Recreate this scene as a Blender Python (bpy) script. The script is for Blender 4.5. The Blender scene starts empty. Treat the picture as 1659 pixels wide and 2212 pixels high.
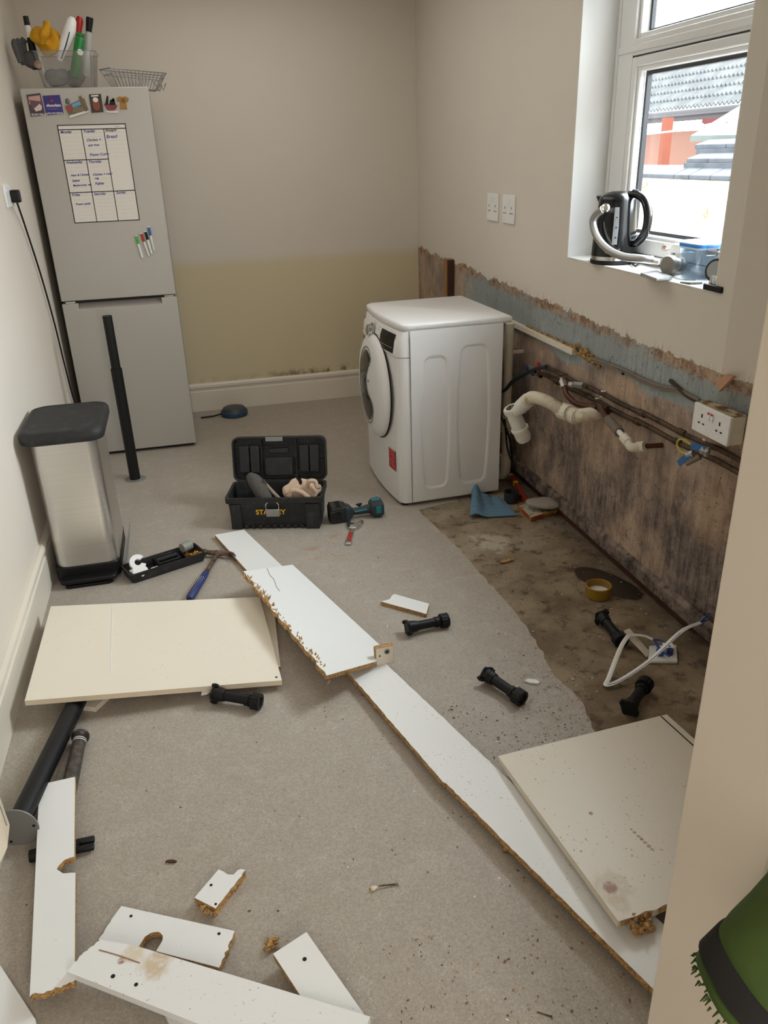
import bpy, bmesh, math, random
from mathutils import Vector, Matrix, Euler, noise as mnoise
V = Vector
PI = math.pi
random.seed(7)
scene = bpy.context.scene
C = scene.collection

# ------------------------------------------------------------------ camera, world, light, exposure
CAM = V((0, 0, 1.55))
R = Matrix(((0.96946815, 0.12798582, -0.20916772),
            (-0.24322351, 0.39332781, -0.88664286),
            (-0.03120623, 0.91044652, 0.41244795)))
F = 1706.524
def ray(u, v):
    return R @ V(((u - 829.5) / F, -(v - 1106.0) / F, -1.0))
cam_data = bpy.data.cameras.new('camera')
cam = bpy.data.objects.new('camera', cam_data)
C.objects.link(cam)
cam.matrix_world = Matrix.Translation(CAM) @ R.to_4x4()
cam_data.sensor_fit = 'HORIZONTAL'
cam_data.sensor_width = 36
cam_data.lens = F / 1659 * 36
cam_data.clip_start = 0.02
scene.camera = cam

SKY_LOW, SKY_HIGH = 4.2, 28.0     # overcast sky, brightest where the sun sits behind the cloud
world = bpy.data.worlds.new('overcast')
scene.world = world
world.use_nodes = True
bg = world.node_tree.nodes['Background']
bg.inputs[0].default_value = (0.88, 0.95, 1.0, 1)
wt_ = world.node_tree
_g = wt_.nodes.new('ShaderNodeTexCoord'); _d = wt_.nodes.new('ShaderNodeVectorMath'); _d.operation = 'DOT_PRODUCT'
wt_.links.new(_g.outputs['Generated'], _d.inputs[0]); _d.inputs[1].default_value = V((.82, .12, .56)).normalized()
_m = wt_.nodes.new('ShaderNodeMapRange'); _m.interpolation_type = 'SMOOTHSTEP'
wt_.links.new(_d.outputs['Value'], _m.inputs[0])
_m.inputs[1].default_value = .35; _m.inputs[2].default_value = 1.0; _m.inputs[3].default_value = SKY_LOW; _m.inputs[4].default_value = SKY_HIGH
wt_.links.new(_m.outputs[0], bg.inputs[1])

scene.view_settings.view_transform = 'Standard'
scene.view_settings.look = 'None'
scene.view_settings.exposure = 0.6
scene.view_settings.gamma = 1
scene.view_settings.use_curve_mapping = False
scene.cycles.max_bounces = 10
scene.cycles.diffuse_bounces = 6
scene.cycles.transparent_max_bounces = 12
scene.cycles.sample_clamp_indirect = 6
scene.cycles.use_denoising = True

def area(name, loc, rot, sx, sy, power, col=(1, 1, 1), portal=False):
    l = bpy.data.lights.new(name, 'AREA')
    l.shape = 'RECTANGLE'; l.size = sx; l.size_y = sy; l.energy = power; l.color = col
    if portal: l.cycles.is_portal = True
    o = bpy.data.objects.new(name, l); C.objects.link(o)
    o.location = loc; o.rotation_euler = rot
    return o
# light portal in the window opening (guides the sky light, emits nothing itself)
area('window_portal', (1.86, 2.635, 1.70), (0, PI / 2, 0), 1.14, 1.03, 1, portal=True)
# unseen fill light added overhead in the hall behind the doorway
area('hall_lamp', (0.05, -0.75, 2.35), (math.radians(18), 0, 0), 0.6, 0.6, 1.5, (1.0, 0.96, 0.90))
# broad soft fill added under the ceiling to lift the room, not a fitting
area('ceiling_panel', (.4, 3.7, 2.49), (0, 0, 0), 1.2, 2.4, 8, (1.0, .975, .93))
# fill added behind the camera to brighten surfaces that face the doorway
area('hall_window', (.42, -1.44, 1.6), (PI / 2, 0, 0), .6, 1.3, 19, (1.0, .98, .95))

# ------------------------------------------------------------------ helpers
def onz(z, u, v):
    d = ray(u, v); return CAM + d * ((z - CAM.z) / d.z)
def onx(x, u, v):
    d = ray(u, v); return CAM + d * ((x - CAM.x) / d.x)
def ony(y, u, v):
    d = ray(u, v); return CAM + d * ((y - CAM.y) / d.y)

def tag(o, label=None, cat=None, group=None, kind=None):
    if label: o['label'] = label
    if cat: o['category'] = cat
    if group: o['group'] = group
    if kind: o['kind'] = kind
    return o
def thing(name, label, cat, loc=(0, 0, 0), rz=0, group=None, rot=None):
    o = bpy.data.objects.new(name, None); C.objects.link(o)
    o.empty_display_size = 0.05
    o.location = loc
    o.rotation_euler = rot if rot else (0, 0, rz)
    return tag(o, label, cat, group)
def mloc(o):
    return Matrix.LocRotScale(o.location, o.rotation_euler, o.scale)
def wmat(o):
    m = mloc(o)
    while o.parent:
        o = o.parent; m = mloc(o) @ m
    return m

def frame(axis):
    z = V(axis).normalized()
    x = z.orthogonal().normalized()
    return Matrix((x, z.cross(x), z)).transposed()

class MB:
    def __init__(s): s.bm = bmesh.new(); s.mi = 0
    def _mark(s, faces):
        for f in faces: f.material_index = s.mi
    def box(s, c, d, rot=None):
        m = Matrix.Translation(V(c)) @ (rot.to_4x4() if rot else Matrix()) @ Matrix.Diagonal((d[0], d[1], d[2], 1))
        r = bmesh.ops.create_cube(s.bm, size=1, matrix=m)
        s._mark({f for v in r['verts'] for f in v.link_faces}); return s
    def b2(s, lo, hi):
        lo, hi = V(lo), V(hi); return s.box((lo + hi) / 2, hi - lo)
    def cyl(s, p0, p1, r0, r1=None, n=24):
        return s.tube([p0, p1], [r0, r0 if r1 is None else r1], n)
    def tube(s, pts, r, n=10, cap=True, closed=False):
        pts = [V(p) for p in pts]; k = len(pts)
        rs = r if isinstance(r, (list, tuple)) else [r] * k
        rings = []; fr = None
        for i in range(k):
            if closed: t = pts[(i + 1) % k] - pts[i - 1]
            else: t = pts[min(i + 1, k - 1)] - pts[max(i - 1, 0)]
            if t.length < 1e-9: t = V((0, 0, 1))
            t.normalize()
            if fr is None: x = t.orthogonal().normalized()
            else:
                x = fr - t * fr.dot(t)
                x = x.normalized() if x.length > 1e-6 else t.orthogonal().normalized()
            fr = x; y = t.cross(x)
            rings.append([s.bm.verts.new(pts[i] + (x * math.cos(a) + y * math.sin(a)) * rs[i]) for a in [2 * PI * j / n for j in range(n)]])
        fs = []
        for i in range(k if closed else k - 1):
            a, b = rings[i], rings[(i + 1) % k]
            for j in range(n): fs.append(s.bm.faces.new((a[j], a[(j + 1) % n], b[(j + 1) % n], b[j])))
        if cap and not closed:
            fs.append(s.bm.faces.new(rings[0][::-1])); fs.append(s.bm.faces.new(rings[-1]))
        s._mark(fs); return s
    def lathe(s, prof, o=(0, 0, 0), axis=(0, 0, 1), n=32, cap0=True, cap1=True):
        fm = frame(axis) if V(axis) != V((0, 0, 1)) else Matrix.Identity(3)
        o = V(o); rings = []
        for r, z in prof:
            rings.append([s.bm.verts.new(o + fm @ V((r * math.cos(2 * PI * j / n), r * math.sin(2 * PI * j / n), z))) for j in range(n)])
        fs = []
        for a, b in zip(rings, rings[1:]):
            for j in range(n): fs.append(s.bm.faces.new((a[j], a[(j + 1) % n], b[(j + 1) % n], b[j])))
        if cap0: fs.append(s.bm.faces.new(rings[0][::-1]))
        if cap1: fs.append(s.bm.faces.new(rings[-1]))
        s._mark(fs); return s
    def prism(s, out, z0, z1, m=None):
        m = m or Matrix()
        def zf(z, i): return z[i] if isinstance(z, (list, tuple)) else z
        a = [s.bm.verts.new(m @ V((p[0], p[1], zf(z0, i)))) for i, p in enumerate(out)]
        b = [s.bm.verts.new(m @ V((p[0], p[1], zf(z1, i)))) for i, p in enumerate(out)]
        n = len(out); fs = [s.bm.faces.new(a[::-1]), s.bm.faces.new(b)]
        for i in range(n): fs.append(s.bm.faces.new((a[i], a[(i + 1) % n], b[(i + 1) % n], b[i])))
        s._mark(fs); return s
    def loft(s, rings, cap=True):
        vs = [[s.bm.verts.new(V(p)) for p in r] for r in rings]; n = len(vs[0]); fs = []
        for a, b in zip(vs, vs[1:]):
            for j in range(n): fs.append(s.bm.faces.new((a[j], a[(j + 1) % n], b[(j + 1) % n], b[j])))
        if cap: fs += [s.bm.faces.new(vs[0][::-1]), s.bm.faces.new(vs[-1])]
        s._mark(fs); return s
    def poly(s, pts):
        s._mark([s.bm.faces.new([s.bm.verts.new(V(p)) for p in pts])]); return s
    def grid(s, f, nu, nv):
        vs = [[s.bm.verts.new(V(f(i / nu, j / nv))) for j in range(nv + 1)] for i in range(nu + 1)]
        s._mark([s.bm.faces.new((vs[i][j], vs[i + 1][j], vs[i + 1][j + 1], vs[i][j + 1])) for i in range(nu) for j in range(nv)]); return s
    def ball(s, c, r, sub=3, sc=(1, 1, 1), rot=None, jit=0, js=20):
        m = Matrix.Translation(V(c)) @ (rot.to_4x4() if rot else Matrix()) @ Matrix.Diagonal((sc[0], sc[1], sc[2], 1))
        q = bmesh.ops.create_icosphere(s.bm, subdivisions=sub, radius=r, matrix=m)
        if jit:
            cc = V(c)
            for v in q['verts']:
                d = (v.co - cc); v.co += d.normalized() * jit * mnoise.noise(v.co * js)
        s._mark({f for v in q['verts'] for f in v.link_faces}); return s
    def rough(s, amp, sc):
        for v in s.bm.verts: v.co += mnoise.noise_vector(v.co * sc) * amp
        return s
    def build(s, name, mat, parent=None, w=False, bevel=0, smooth=True, ang=35, sub=0, solid=0, segs=2):
        if w and parent: s.bm.transform(wmat(parent).inverted())
        bmesh.ops.recalc_face_normals(s.bm, faces=s.bm.faces)
        me = bpy.data.meshes.new(name)
        if smooth:
            for f in s.bm.faces: f.smooth = True
        s.bm.to_mesh(me); s.bm.free()
        for m in (mat if isinstance(mat, (list, tuple)) else [mat]): me.materials.append(m)
        if smooth: me.set_sharp_from_angle(angle=math.radians(ang))
        o = bpy.data.objects.new(name, me); C.objects.link(o)
        if parent: o.parent = parent
        if solid:
            q = o.modifiers.new('thickness', 'SOLIDIFY'); q.thickness = solid; q.offset = 0
        if bevel:
            q = o.modifiers.new('bevel', 'BEVEL'); q.width = bevel; q.segments = segs; q.limit_method = 'ANGLE'; q.angle_limit = math.radians(40)
        if sub:
            q = o.modifiers.new('subdivision', 'SUBSURF'); q.levels = sub; q.render_levels = sub
        return o
def st(o, *a):
    o['kind'] = 'structure'; return o
def rrect(x0, y0, x1, y1, r, n=6):
    out = []
    for cx, cy, a0 in ((x1 - r, y1 - r, 0), (x0 + r, y1 - r, 90), (x0 + r, y0 + r, 180), (x1 - r, y0 + r, 270)):
        for i in range(n + 1):
            a = math.radians(a0 + 90 * i / n); out.append((cx + r * math.cos(a), cy + r * math.sin(a)))
    return out
def spline(pts, n=8):
    pts = [V(p) for p in pts]; P = [pts[0] * 2 - pts[1]] + pts + [pts[-1] * 2 - pts[-2]]; out = []
    for i in range(1, len(P) - 2):
        a, b, c, d = P[i - 1:i + 3]
        for k in range(n):
            t = k / n
            out.append(0.5 * ((2 * b) + (c - a) * t + (2 * a - 5 * b + 4 * c - d) * t * t + (3 * b - a - 3 * c + d) * t ** 3))
    out.append(pts[-1]); return out
def text(name, s, size, origin, xd, yd, mat, parent, depth=0.0004, bold=0.0, shear=0.0, align='LEFT', label=None, w=False):
    cu = bpy.data.curves.new(name, 'FONT'); cu.body = s; cu.size = size; cu.extrude = depth; cu.offset = bold; cu.shear = shear
    cu.align_x = align; cu.resolution_u = 3
    t = bpy.data.objects.new(name + '_tmp', cu); C.objects.link(t)
    me = bpy.data.meshes.new_from_object(t.evaluated_get(bpy.context.evaluated_depsgraph_get()))
    bpy.data.objects.remove(t); bpy.data.curves.remove(cu)
    x = V(xd).normalized(); y = V(yd).normalized(); z = x.cross(y)
    m = Matrix((x, y, z)).transposed().to_4x4(); m.translation = V(origin)
    if w and parent: m = wmat(parent).inverted() @ m
    me.transform(m); me.name = name; me.materials.clear(); me.materials.append(mat)
    o = bpy.data.objects.new(name, me); C.objects.link(o); o.parent = parent
    if label: o['label'] = label
    return o
def dup(root, loc, rot, label=None, group=None):
    r = root.copy(); C.objects.link(r); r.location = loc; r.rotation_euler = rot
    if label: r['label'] = label
    if group: r['group'] = group
    for ch in list(root.children):
        c = ch.copy(); C.objects.link(c); c.parent = r
        for g in ch.children:
            d = g.copy(); C.objects.link(d); d.parent = c
    return r

# ------------------------------------------------------------------ materials
def srgb(*c):
    if len(c) == 1: c = [(c[0] >> 16) & 255, (c[0] >> 8) & 255, c[0] & 255]
    return tuple(((x / 255) / 12.92 if x / 255 <= .04045 else ((x / 255 + .055) / 1.055) ** 2.4) for x in c)
class NT:
    def __init__(s, name):
        s.m = bpy.data.materials.new(name); s.m.use_nodes = True
        s.t = s.m.node_tree; s.b = s.t.nodes['Principled BSDF']; s.out = s.t.nodes['Material Output']
    def n(s, typ, **kw):
        o = s.t.nodes.new(typ)
        for k, v in kw.items(): setattr(o, k, v)
        return o
    def link(s, a, b): s.t.links.new(a, b)
    def val(s, sock, x):
        if isinstance(x, bpy.types.NodeSocket): s.link(x, sock)
        else: sock.default_value = x
    def pos(s, world=True):
        if world: return s.n('ShaderNodeNewGeometry').outputs['Position']
        return s.n('ShaderNodeTexCoord').outputs['Object']
    def mapv(s, v, scale=(1, 1, 1), loc=(0, 0, 0)):
        m = s.n('ShaderNodeMapping'); s.link(v, m.inputs[0]); m.inputs[3].default_value = scale; m.inputs[1].default_value = loc
        return m.outputs[0]
    def noise(s, v, scale, detail=4, rough=.55, dist=0):
        q = s.n('ShaderNodeTexNoise'); s.link(v, q.inputs['Vector']); q.inputs['Scale'].default_value = scale
        q.inputs['Detail'].default_value = detail; q.inputs['Roughness'].default_value = rough; q.inputs['Distortion'].default_value = dist
        return q.outputs[0]
    def voro(s, v, scale, feature='F1', out='Distance', rnd=1):
        q = s.n('ShaderNodeTexVoronoi', feature=feature); s.link(v, q.inputs['Vector']); q.inputs['Scale'].default_value = scale
        q.inputs['Randomness'].default_value = rnd
        return q.outputs[out]
    def sep(s, v):
        q = s.n('ShaderNodeSeparateXYZ'); s.link(v, q.inputs[0]); return q.outputs
    def ma(s, op, a, b=0.0, c=0.0, clamp=False):
        q = s.n('ShaderNodeMath', operation=op); q.use_clamp = clamp
        s.val(q.inputs[0], a); s.val(q.inputs[1], b); s.val(q.inputs[2], c); return q.outputs[0]
    def rng(s, x, a, b, c=0.0, d=1.0, smooth=True):
        q = s.n('ShaderNodeMapRange'); q.interpolation_type = 'SMOOTHSTEP' if smooth else 'LINEAR'
        s.val(q.inputs[0], x); s.val(q.inputs[1], a); s.val(q.inputs[2], b); s.val(q.inputs[3], c); s.val(q.inputs[4], d); return q.outputs[0]
    def mix(s, f, a, b, mode='MIX'):
        q = s.n('ShaderNodeMix', data_type='RGBA', blend_type=mode)
        s.val(q.inputs[0], f)
        for i, x in ((6, a), (7, b)):
            if isinstance(x, bpy.types.NodeSocket): s.link(x, q.inputs[i])
            else: q.inputs[i].default_value = (*x[:3], 1)
        return q.outputs[2]
    def bump(s, h, strength=.3, dist=.002):
        q = s.n('ShaderNodeBump'); s.val(q.inputs['Strength'], strength); q.inputs['Distance'].default_value = dist
        s.link(h, q.inputs['Height']); s.link(q.outputs[0], s.b.inputs['Normal'])
    def fin(s, col=None, rough=.5, metal=0, spec=None):
        if col is not None:
            if isinstance(col, bpy.types.NodeSocket): s.link(col, s.b.inputs['Base Color'])
            else: s.b.inputs['Base Color'].default_value = (*col[:3], 1)
        s.val(s.b.inputs['Roughness'], rough); s.b.inputs['Metallic'].default_value = metal
        if spec is not None: s.b.inputs['Specular IOR Level'].default_value = spec
        return s.m
def M(name, col, rough=.5, metal=0, var=.06, scale=30, bump=0, col2=None, thr=None, spec=None):
    k = NT(name); v = k.pos(False); nz = k.noise(v, scale)
    if col2: c = k.mix(k.rng(nz, *(thr or (.4, .65))), col, col2)
    else: c = k.mix(nz, tuple(x * (1 - var) for x in col), tuple(min(1, x * (1 + var)) for x in col))
    if bump: k.bump(k.noise(v, scale * 4), bump, .001)
    return k.fin(c, rough, metal, spec)

def wall_mat(name, col, low=None, zl=.93):
    k = NT(name); p = k.pos(); n1 = k.noise(p, 1.5, 3); n2 = k.noise(p, 160, 2)
    c = k.mix(n1, tuple(x * .95 for x in col), tuple(x * 1.03 for x in col))
    if low:
        z = k.sep(p)[2]
        c = k.mix(k.rng(k.ma('ADD', z, k.ma('MULTIPLY', k.noise(p, 3), .03)), zl, zl + .09), k.mix(n1, tuple(x * .95 for x in low), low), c)
        dirt = k.ma('MULTIPLY', k.rng(z, .245, .20), k.rng(k.noise(p, 14, 5, .7), .42, .62))
        c = k.mix(k.ma('MULTIPLY', dirt, k.rng(k.sep(p)[0], .25, .8, .15, .85)), c, srgb(104, 82, 52))
    k.bump(n2, .12, .001)
    return k.fin(c, .85)
CREAM = srgb(220, 212, 200)
M_wall = wall_mat('cream_emulsion', CREAM)
M_back = wall_mat('cream_emulsion_with_old_band', CREAM, srgb(216, 203, 170))
M_ceil = wall_mat('ceiling_white', srgb(235, 232, 225))
M_reveal = wall_mat('reveal_white', srgb(232, 232, 230))

def right_wall_mat():
    k = NT('stripped_wall'); p = k.pos(); x, y, z = k.sep(p)
    n1 = k.noise(p, 6, 6, .65); n2 = k.noise(p, 28, 6, .7); n3 = k.noise(p, 1.6, 3)
    streak = k.ma('ADD', k.ma('MULTIPLY', k.noise(k.mapv(p, (1, 30, 3.5)), 1, 6, .7), .5), k.ma('MULTIPLY', k.noise(p, 12, 7, .75), .5))
    streak2 = k.ma('ADD', k.ma('MULTIPLY', k.noise(k.mapv(p, (1, 80, 6)), 1, 5, .75), .65), k.ma('MULTIPLY', k.noise(p, 34, 5, .7), .35))
    big = k.noise(p, 2.6, 5, .6)
    ze = k.ma('ADD', z, k.ma('ADD', k.ma('MULTIPLY', k.ma('SUBTRACT', n1, .5), -.09), k.ma('MULTIPLY', k.ma('SUBTRACT', n2, .5), -.06)))
    ze = k.ma('SUBTRACT', ze, k.ma('MULTIPLY', k.ma('SUBTRACT', y, 2.0), .024))
    painted = k.rng(ze, .893, .899)
    peach = k.mix(k.rng(streak, .35, .65), srgb(160, 136, 116), srgb(196, 172, 150))
    purple = k.mix(k.rng(streak, .3, .7), srgb(108, 95, 89), srgb(172, 156, 144))
    base = k.mix(k.rng(big, .42, .62), peach, purple)
    zb = k.ma('ADD', z, k.ma('ADD', k.ma('MULTIPLY', k.ma('SUBTRACT', n1, .5), .16), k.ma('MULTIPLY', k.ma('SUBTRACT', n3, .5), .25)))
    blue = k.mix(k.rng(streak2, .3, .7), srgb(138, 146, 146), srgb(174, 182, 182))
    base = k.mix(k.ma('MULTIPLY', k.rng(zb, .735, .765), k.rng(y, 4.5, 4.2)), base, blue)
    # torn rim under the paint
    rim = k.ma('MULTIPLY', k.rng(ze, .845, .875), k.rng(n1, .35, .6))
    base = k.mix(rim, base, k.mix(k.rng(n2, .4, .6), srgb(136, 102, 74), srgb(190, 160, 130)))
    # mould and soot
    low = k.rng(z, .75, .25)
    mould = k.ma('MULTIPLY', k.rng(streak2, .42, .6), k.rng(big, .38, .6))
    base = k.mix(k.ma('MULTIPLY', mould, k.ma('ADD', .25, k.ma('MULTIPLY', low, .4))), base, srgb(58, 50, 48))
    st2 = k.ma('MULTIPLY', k.rng(streak, .5, .68), k.rng(n3, .35, .6))
    base = k.mix(k.ma('MULTIPLY', st2, .4), base, srgb(84, 66, 56))
    blot = k.ma('MULTIPLY', k.rng(k.noise(p, 9, 7, .75), .53, .68), k.rng(z, .9, .35))
    blot2 = k.ma('MULTIPLY', k.rng(k.noise(k.mapv(p, (1, 3.2, 1.6)), 1.3, 6, .7), .44, .62), k.rng(z, .75, .45))
    base = k.mix(k.ma('MULTIPLY', blot2, .72), base, k.mix(k.rng(n2, .35, .65), srgb(58, 50, 51), srgb(112, 99, 95)))
    base = k.mix(k.ma('MULTIPLY', blot, .6), base, srgb(58, 49, 47))
    specks = k.rng(k.noise(p, 95, 3, .6), .62, .7)
    base = k.mix(k.ma('MULTIPLY', specks, .75), base, srgb(44, 34, 30))
    scr = k.rng(k.voro(k.mapv(p, (1, 26, 3)), 1, 'DISTANCE_TO_EDGE'), .02, .0)
    base = k.mix(k.ma('MULTIPLY', scr, .35), base, srgb(36, 28, 26))
    base = k.mix(k.ma('MULTIPLY', k.rng(z, .10, .03), .75), base, k.mix(streak2, srgb(60, 50, 44), srgb(120, 104, 92)))
    base = k.mix(k.rng(k.ma('ADD', z, k.ma('MULTIPLY', n2, .02)), .05, .042), base, srgb(70, 38, 30))
    smear = k.ma('MULTIPLY', k.rng(ze, .935, .897), k.rng(k.noise(k.mapv(p, (1, 60, 9)), 1, 5, .7), .5, .7))
    paint = k.mix(k.ma('MULTIPLY', smear, .55), k.mix(n3, tuple(a * .95 for a in CREAM), tuple(a * 1.02 for a in CREAM)), srgb(120, 98, 80))
    col = k.mix(painted, base, paint)
    h = k.ma('ADD', k.ma('MULTIPLY', painted, 1.0), k.ma('MULTIPLY', k.ma('MULTIPLY', n2, k.ma('SUBTRACT', 1.0, painted)), .6))
    k.bump(h, .8, .006)
    return k.fin(col, .88)
M_right = right_wall_mat()

def lino_mat():
    k = NT('speckled_lino'); p = k.pos()
    a = k.noise(p, 190, 4, .7); b = k.noise(p, 9, 4); d = k.noise(p, 260, 2)
    c = k.mix(k.rng(a, .3, .72), srgb(156, 147, 135), srgb(180, 172, 160))
    c = k.mix(k.ma('MULTIPLY', k.rng(d, .55, .68), .35), c, srgb(132, 123, 110))
    fl = k.noise(k.mapv(p, (1, 1.0, 1)), 55, 3, .6, 2.0)
    c = k.mix(k.ma('MULTIPLY', k.rng(k.ma('ABSOLUTE', k.ma('SUBTRACT', fl, .5)), .012, .0), k.rng(k.noise(p, 14, 2), .5, .65)), c, srgb(222, 216, 206))
    c = k.mix(k.ma('MULTIPLY', k.rng(b, .45, .8), .16), c, srgb(150, 132, 108))
    x, y, z = k.sep(p)
    # rusty scuffs in front of the washing machine, dirt near the torn edge
    m = k.ma('MULTIPLY', k.rng(k.noise(k.mapv(p, (1, 1.6, 1)), 6.5, 6, .7), .57, .72), k.ma('MULTIPLY', k.rng(y, 2.5, 2.75), k.ma('MULTIPLY', k.rng(y, 3.25, 3.1), k.rng(x, .15, .4))))
    c = k.mix(k.ma('MULTIPLY', m, .65), c, srgb(160, 108, 62))
    m2 = k.ma('MULTIPLY', k.rng(k.noise(p, 40, 4, .7), .52, .66), k.ma('MULTIPLY', k.rng(x, .72, .98), k.rng(y, 2.3, 1.85)))
    c = k.mix(k.ma('MULTIPLY', m2, .7), c, srgb(112, 86, 62))
    sp = k.rng(k.voro(p, 22), .075, .03)
    c = k.mix(k.ma('MULTIPLY', sp, k.rng(k.noise(p, 5), .5, .6)), c, srgb(70, 55, 45))
    k.bump(a, .04, .0005)
    return k.fin(c, .55)
M_lino = lino_mat()
def concrete_mat():
    k = NT('dirty_screed'); p = k.pos(); x, y, z = k.sep(p)
    a = k.noise(p, 4, 6, .65); b = k.noise(p, 60, 4, .6); e = k.noise(p, 15, 5, .65)
    c = k.mix(k.rng(a, .38, .62), srgb(116, 99, 78), srgb(152, 136, 112))
    c = k.mix(k.rng(k.ma('ADD', y, k.ma('MULTIPLY', a, .25)), 2.86, 2.87), c, k.mix(k.rng(a, .4, .6), srgb(160, 146, 124), srgb(132, 115, 92)))
    c = k.mix(k.ma('MULTIPLY', k.rng(e, .52, .66), .75), c, srgb(74, 58, 43))
    c = k.mix(k.ma('MULTIPLY', k.rng(b, .6, .72), .7), c, srgb(66, 52, 40))
    c = k.mix(k.ma('MULTIPLY', k.rng(k.ma('ADD', x, k.ma('MULTIPLY', e, .12)), 1.44, 1.6), .55), c, srgb(70, 54, 42))
    # pale plaster spill by the cloth
    d0 = k.ma('ADD', k.ma('MULTIPLY', k.ma('SUBTRACT', x, 1.16), k.ma('SUBTRACT', x, 1.16)), k.ma('MULTIPLY', k.ma('SUBTRACT', y, 2.88), k.ma('SUBTRACT', y, 2.88)))
    d0 = k.ma('ADD', k.ma('SQRT', d0), k.ma('MULTIPLY', k.ma('SUBTRACT', e, .5), .35))
    c = k.mix(k.ma('MULTIPLY', k.rng(d0, .09, .04), .55), c, srgb(205, 195, 178))
    # wet patch round the open drain
    d1 = k.ma('ADD', k.ma('POWER', k.ma('SUBTRACT', x, 1.455), 2.0), k.ma('MULTIPLY', k.ma('POWER', k.ma('SUBTRACT', k.ma('ADD', y, k.ma('MULTIPLY', x, .85)), 3.645), 2.0), .55))
    d1 = k.ma('ADD', k.ma('SQRT', d1), k.ma('MULTIPLY', k.ma('SUBTRACT', a, .5), .08))
    wet = k.rng(d1, .098, .085)
    c = k.mix(k.ma('MULTIPLY', wet, .88), c, srgb(38, 31, 25))
    k.bump(k.ma('ADD', e, k.ma('MULTIPLY', b, .5)), .5, .003)
    return k.fin(c, k.rng(wet, 0, 1, .85, .35))
M_conc = concrete_mat()

def chip_mat():
    k = NT('raw_chipboard'); p = k.pos(False)
    a = k.voro(p, 260, 'F1', 'Color'); b = k.noise(p, 90, 4, .7)
    g = k.sep(a)[0]
    c = k.mix(g, srgb(150, 112, 68), srgb(206, 168, 112))
    c = k.mix(k.rng(b, .5, .7), c, srgb(112, 78, 44))
    k.bump(k.ma('ADD', g, b), .8, .002)
    return k.fin(c, .9)
M_chip = chip_mat()
def lam_mat(name, col, dirt=.3, sc=60, thr=.66, stain=None):
    k = NT(name); p = k.pos(False)
    c = k.mix(k.noise(p, 4), tuple(x * .97 for x in col), col)
    s1 = k.ma('MULTIPLY', k.rng(k.noise(p, sc * 2.2, 3, .6), thr + .03, thr + .07), k.rng(k.noise(p, 5, 2), .42, .6))
    s2 = k.rng(k.voro(p, sc * .8), .085, .05)
    c = k.mix(k.ma('MULTIPLY', s1, min(1, dirt * 1.6)), c, srgb(140, 100, 70))
    c = k.mix(k.ma('MULTIPLY', k.ma('MULTIPLY', s2, k.rng(k.noise(p, 9, 2), .5, .6)), min(1, dirt * 2)), c, srgb(64, 48, 40))
    if stain:
        for (sx, sy, r, scol, amt) in stain:
            X, Y, Z = k.sep(p)
            d = k.ma('SQRT', k.ma('ADD', k.ma('POWER', k.ma('SUBTRACT', X, sx), 2.0), k.ma('POWER', k.ma('SUBTRACT', Y, sy), 2.0)))
            d = k.ma('ADD', d, k.ma('MULTIPLY', k.ma('SUBTRACT', k.noise(p, 22, 4, .6), .5), r * 1.6))
            c = k.mix(k.ma('MULTIPLY', k.ma('MULTIPLY', k.rng(d, r, r * .5), k.rng(k.noise(p, 90, 4, .7), .3, .55, .35, 1.0)), amt), c, scol)
    return k.fin(c, .42)
WHITE = srgb(236, 237, 236)
M_lam = lam_mat('white_melamine', WHITE, .15)
M_lam_dirty = lam_mat('white_melamine_speckled', WHITE, .45, 75, .62)
M_cream_lam = lam_mat('cream_melamine', srgb(236, 228, 211), .3, 60, .64)
M_white = M('white_plastic', srgb(236, 236, 234), .35)
M_white_d = M('aged_white_plastic', srgb(222, 214, 196), .45, var=.1)
M_skirt = M('skirting_gloss', srgb(226, 218, 203), .4, var=.05, scale=6)
M_black = M('black_plastic', srgb(15, 15, 16), .5, var=.2, spec=.35)
M_blackg = M('black_gloss', srgb(12, 12, 13), .18)
M_blackr = M('black_dusty_plastic', srgb(30, 30, 31), .6, col2=srgb(58, 57, 55), scale=22, thr=(.5, .8))
M_steel = None
def brushed():
    k = NT('brushed_steel'); p = k.pos(False)
    n = k.noise(k.mapv(p, (3, 3, 260)), 1, 3)
    return k.fin(k.mix(n, srgb(206, 203, 198), srgb(224, 221, 216)), k.rng(n, 0, 1, .3, .4), 1.0)
M_steel = brushed()
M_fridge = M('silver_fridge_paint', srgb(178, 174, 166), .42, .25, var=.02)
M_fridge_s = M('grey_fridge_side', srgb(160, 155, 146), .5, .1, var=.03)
M_chrome = M('chrome', srgb(205, 205, 203), .18, 1)
M_alu = M('dull_zinc', srgb(165, 165, 163), .4, .8)
M_grey = M('grey_metal_disc', srgb(135, 135, 132), .45, .3)
M_applw = M('appliance_white', srgb(232, 231, 230), .3, var=.015)
M_dglass = M('dark_door_glass', srgb(34, 36, 38), .08)
M_dark = M('near_black', srgb(8, 8, 8), .7)
M_copper = M('grimy_copper', srgb(96, 74, 54), .55, .5, col2=srgb(58, 52, 44), scale=30)
M_brown = M('brown_copper_tail', srgb(92, 54, 40), .42, .4, var=.2)
M_brass = M('brass', srgb(186, 140, 74), .3, 1, var=.15)
M_brassd = M('dull_brass', srgb(150, 120, 76), .5, .6, var=.2)
M_trap = M('waste_white', srgb(236, 234, 226), .35, col2=srgb(214, 204, 180), scale=9, thr=(.55, .8))
M_trapd = M('waste_dirty_white', srgb(222, 215, 196), .45, col2=srgb(180, 162, 130), scale=14, thr=(.5, .75))
M_cable = M('grey_cable', srgb(120, 110, 98), .6, var=.15)
M_red = M('red_plastic', srgb(178, 32, 30), .4)
M_blue = M('blue_plastic', srgb(30, 92, 150), .4)
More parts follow.
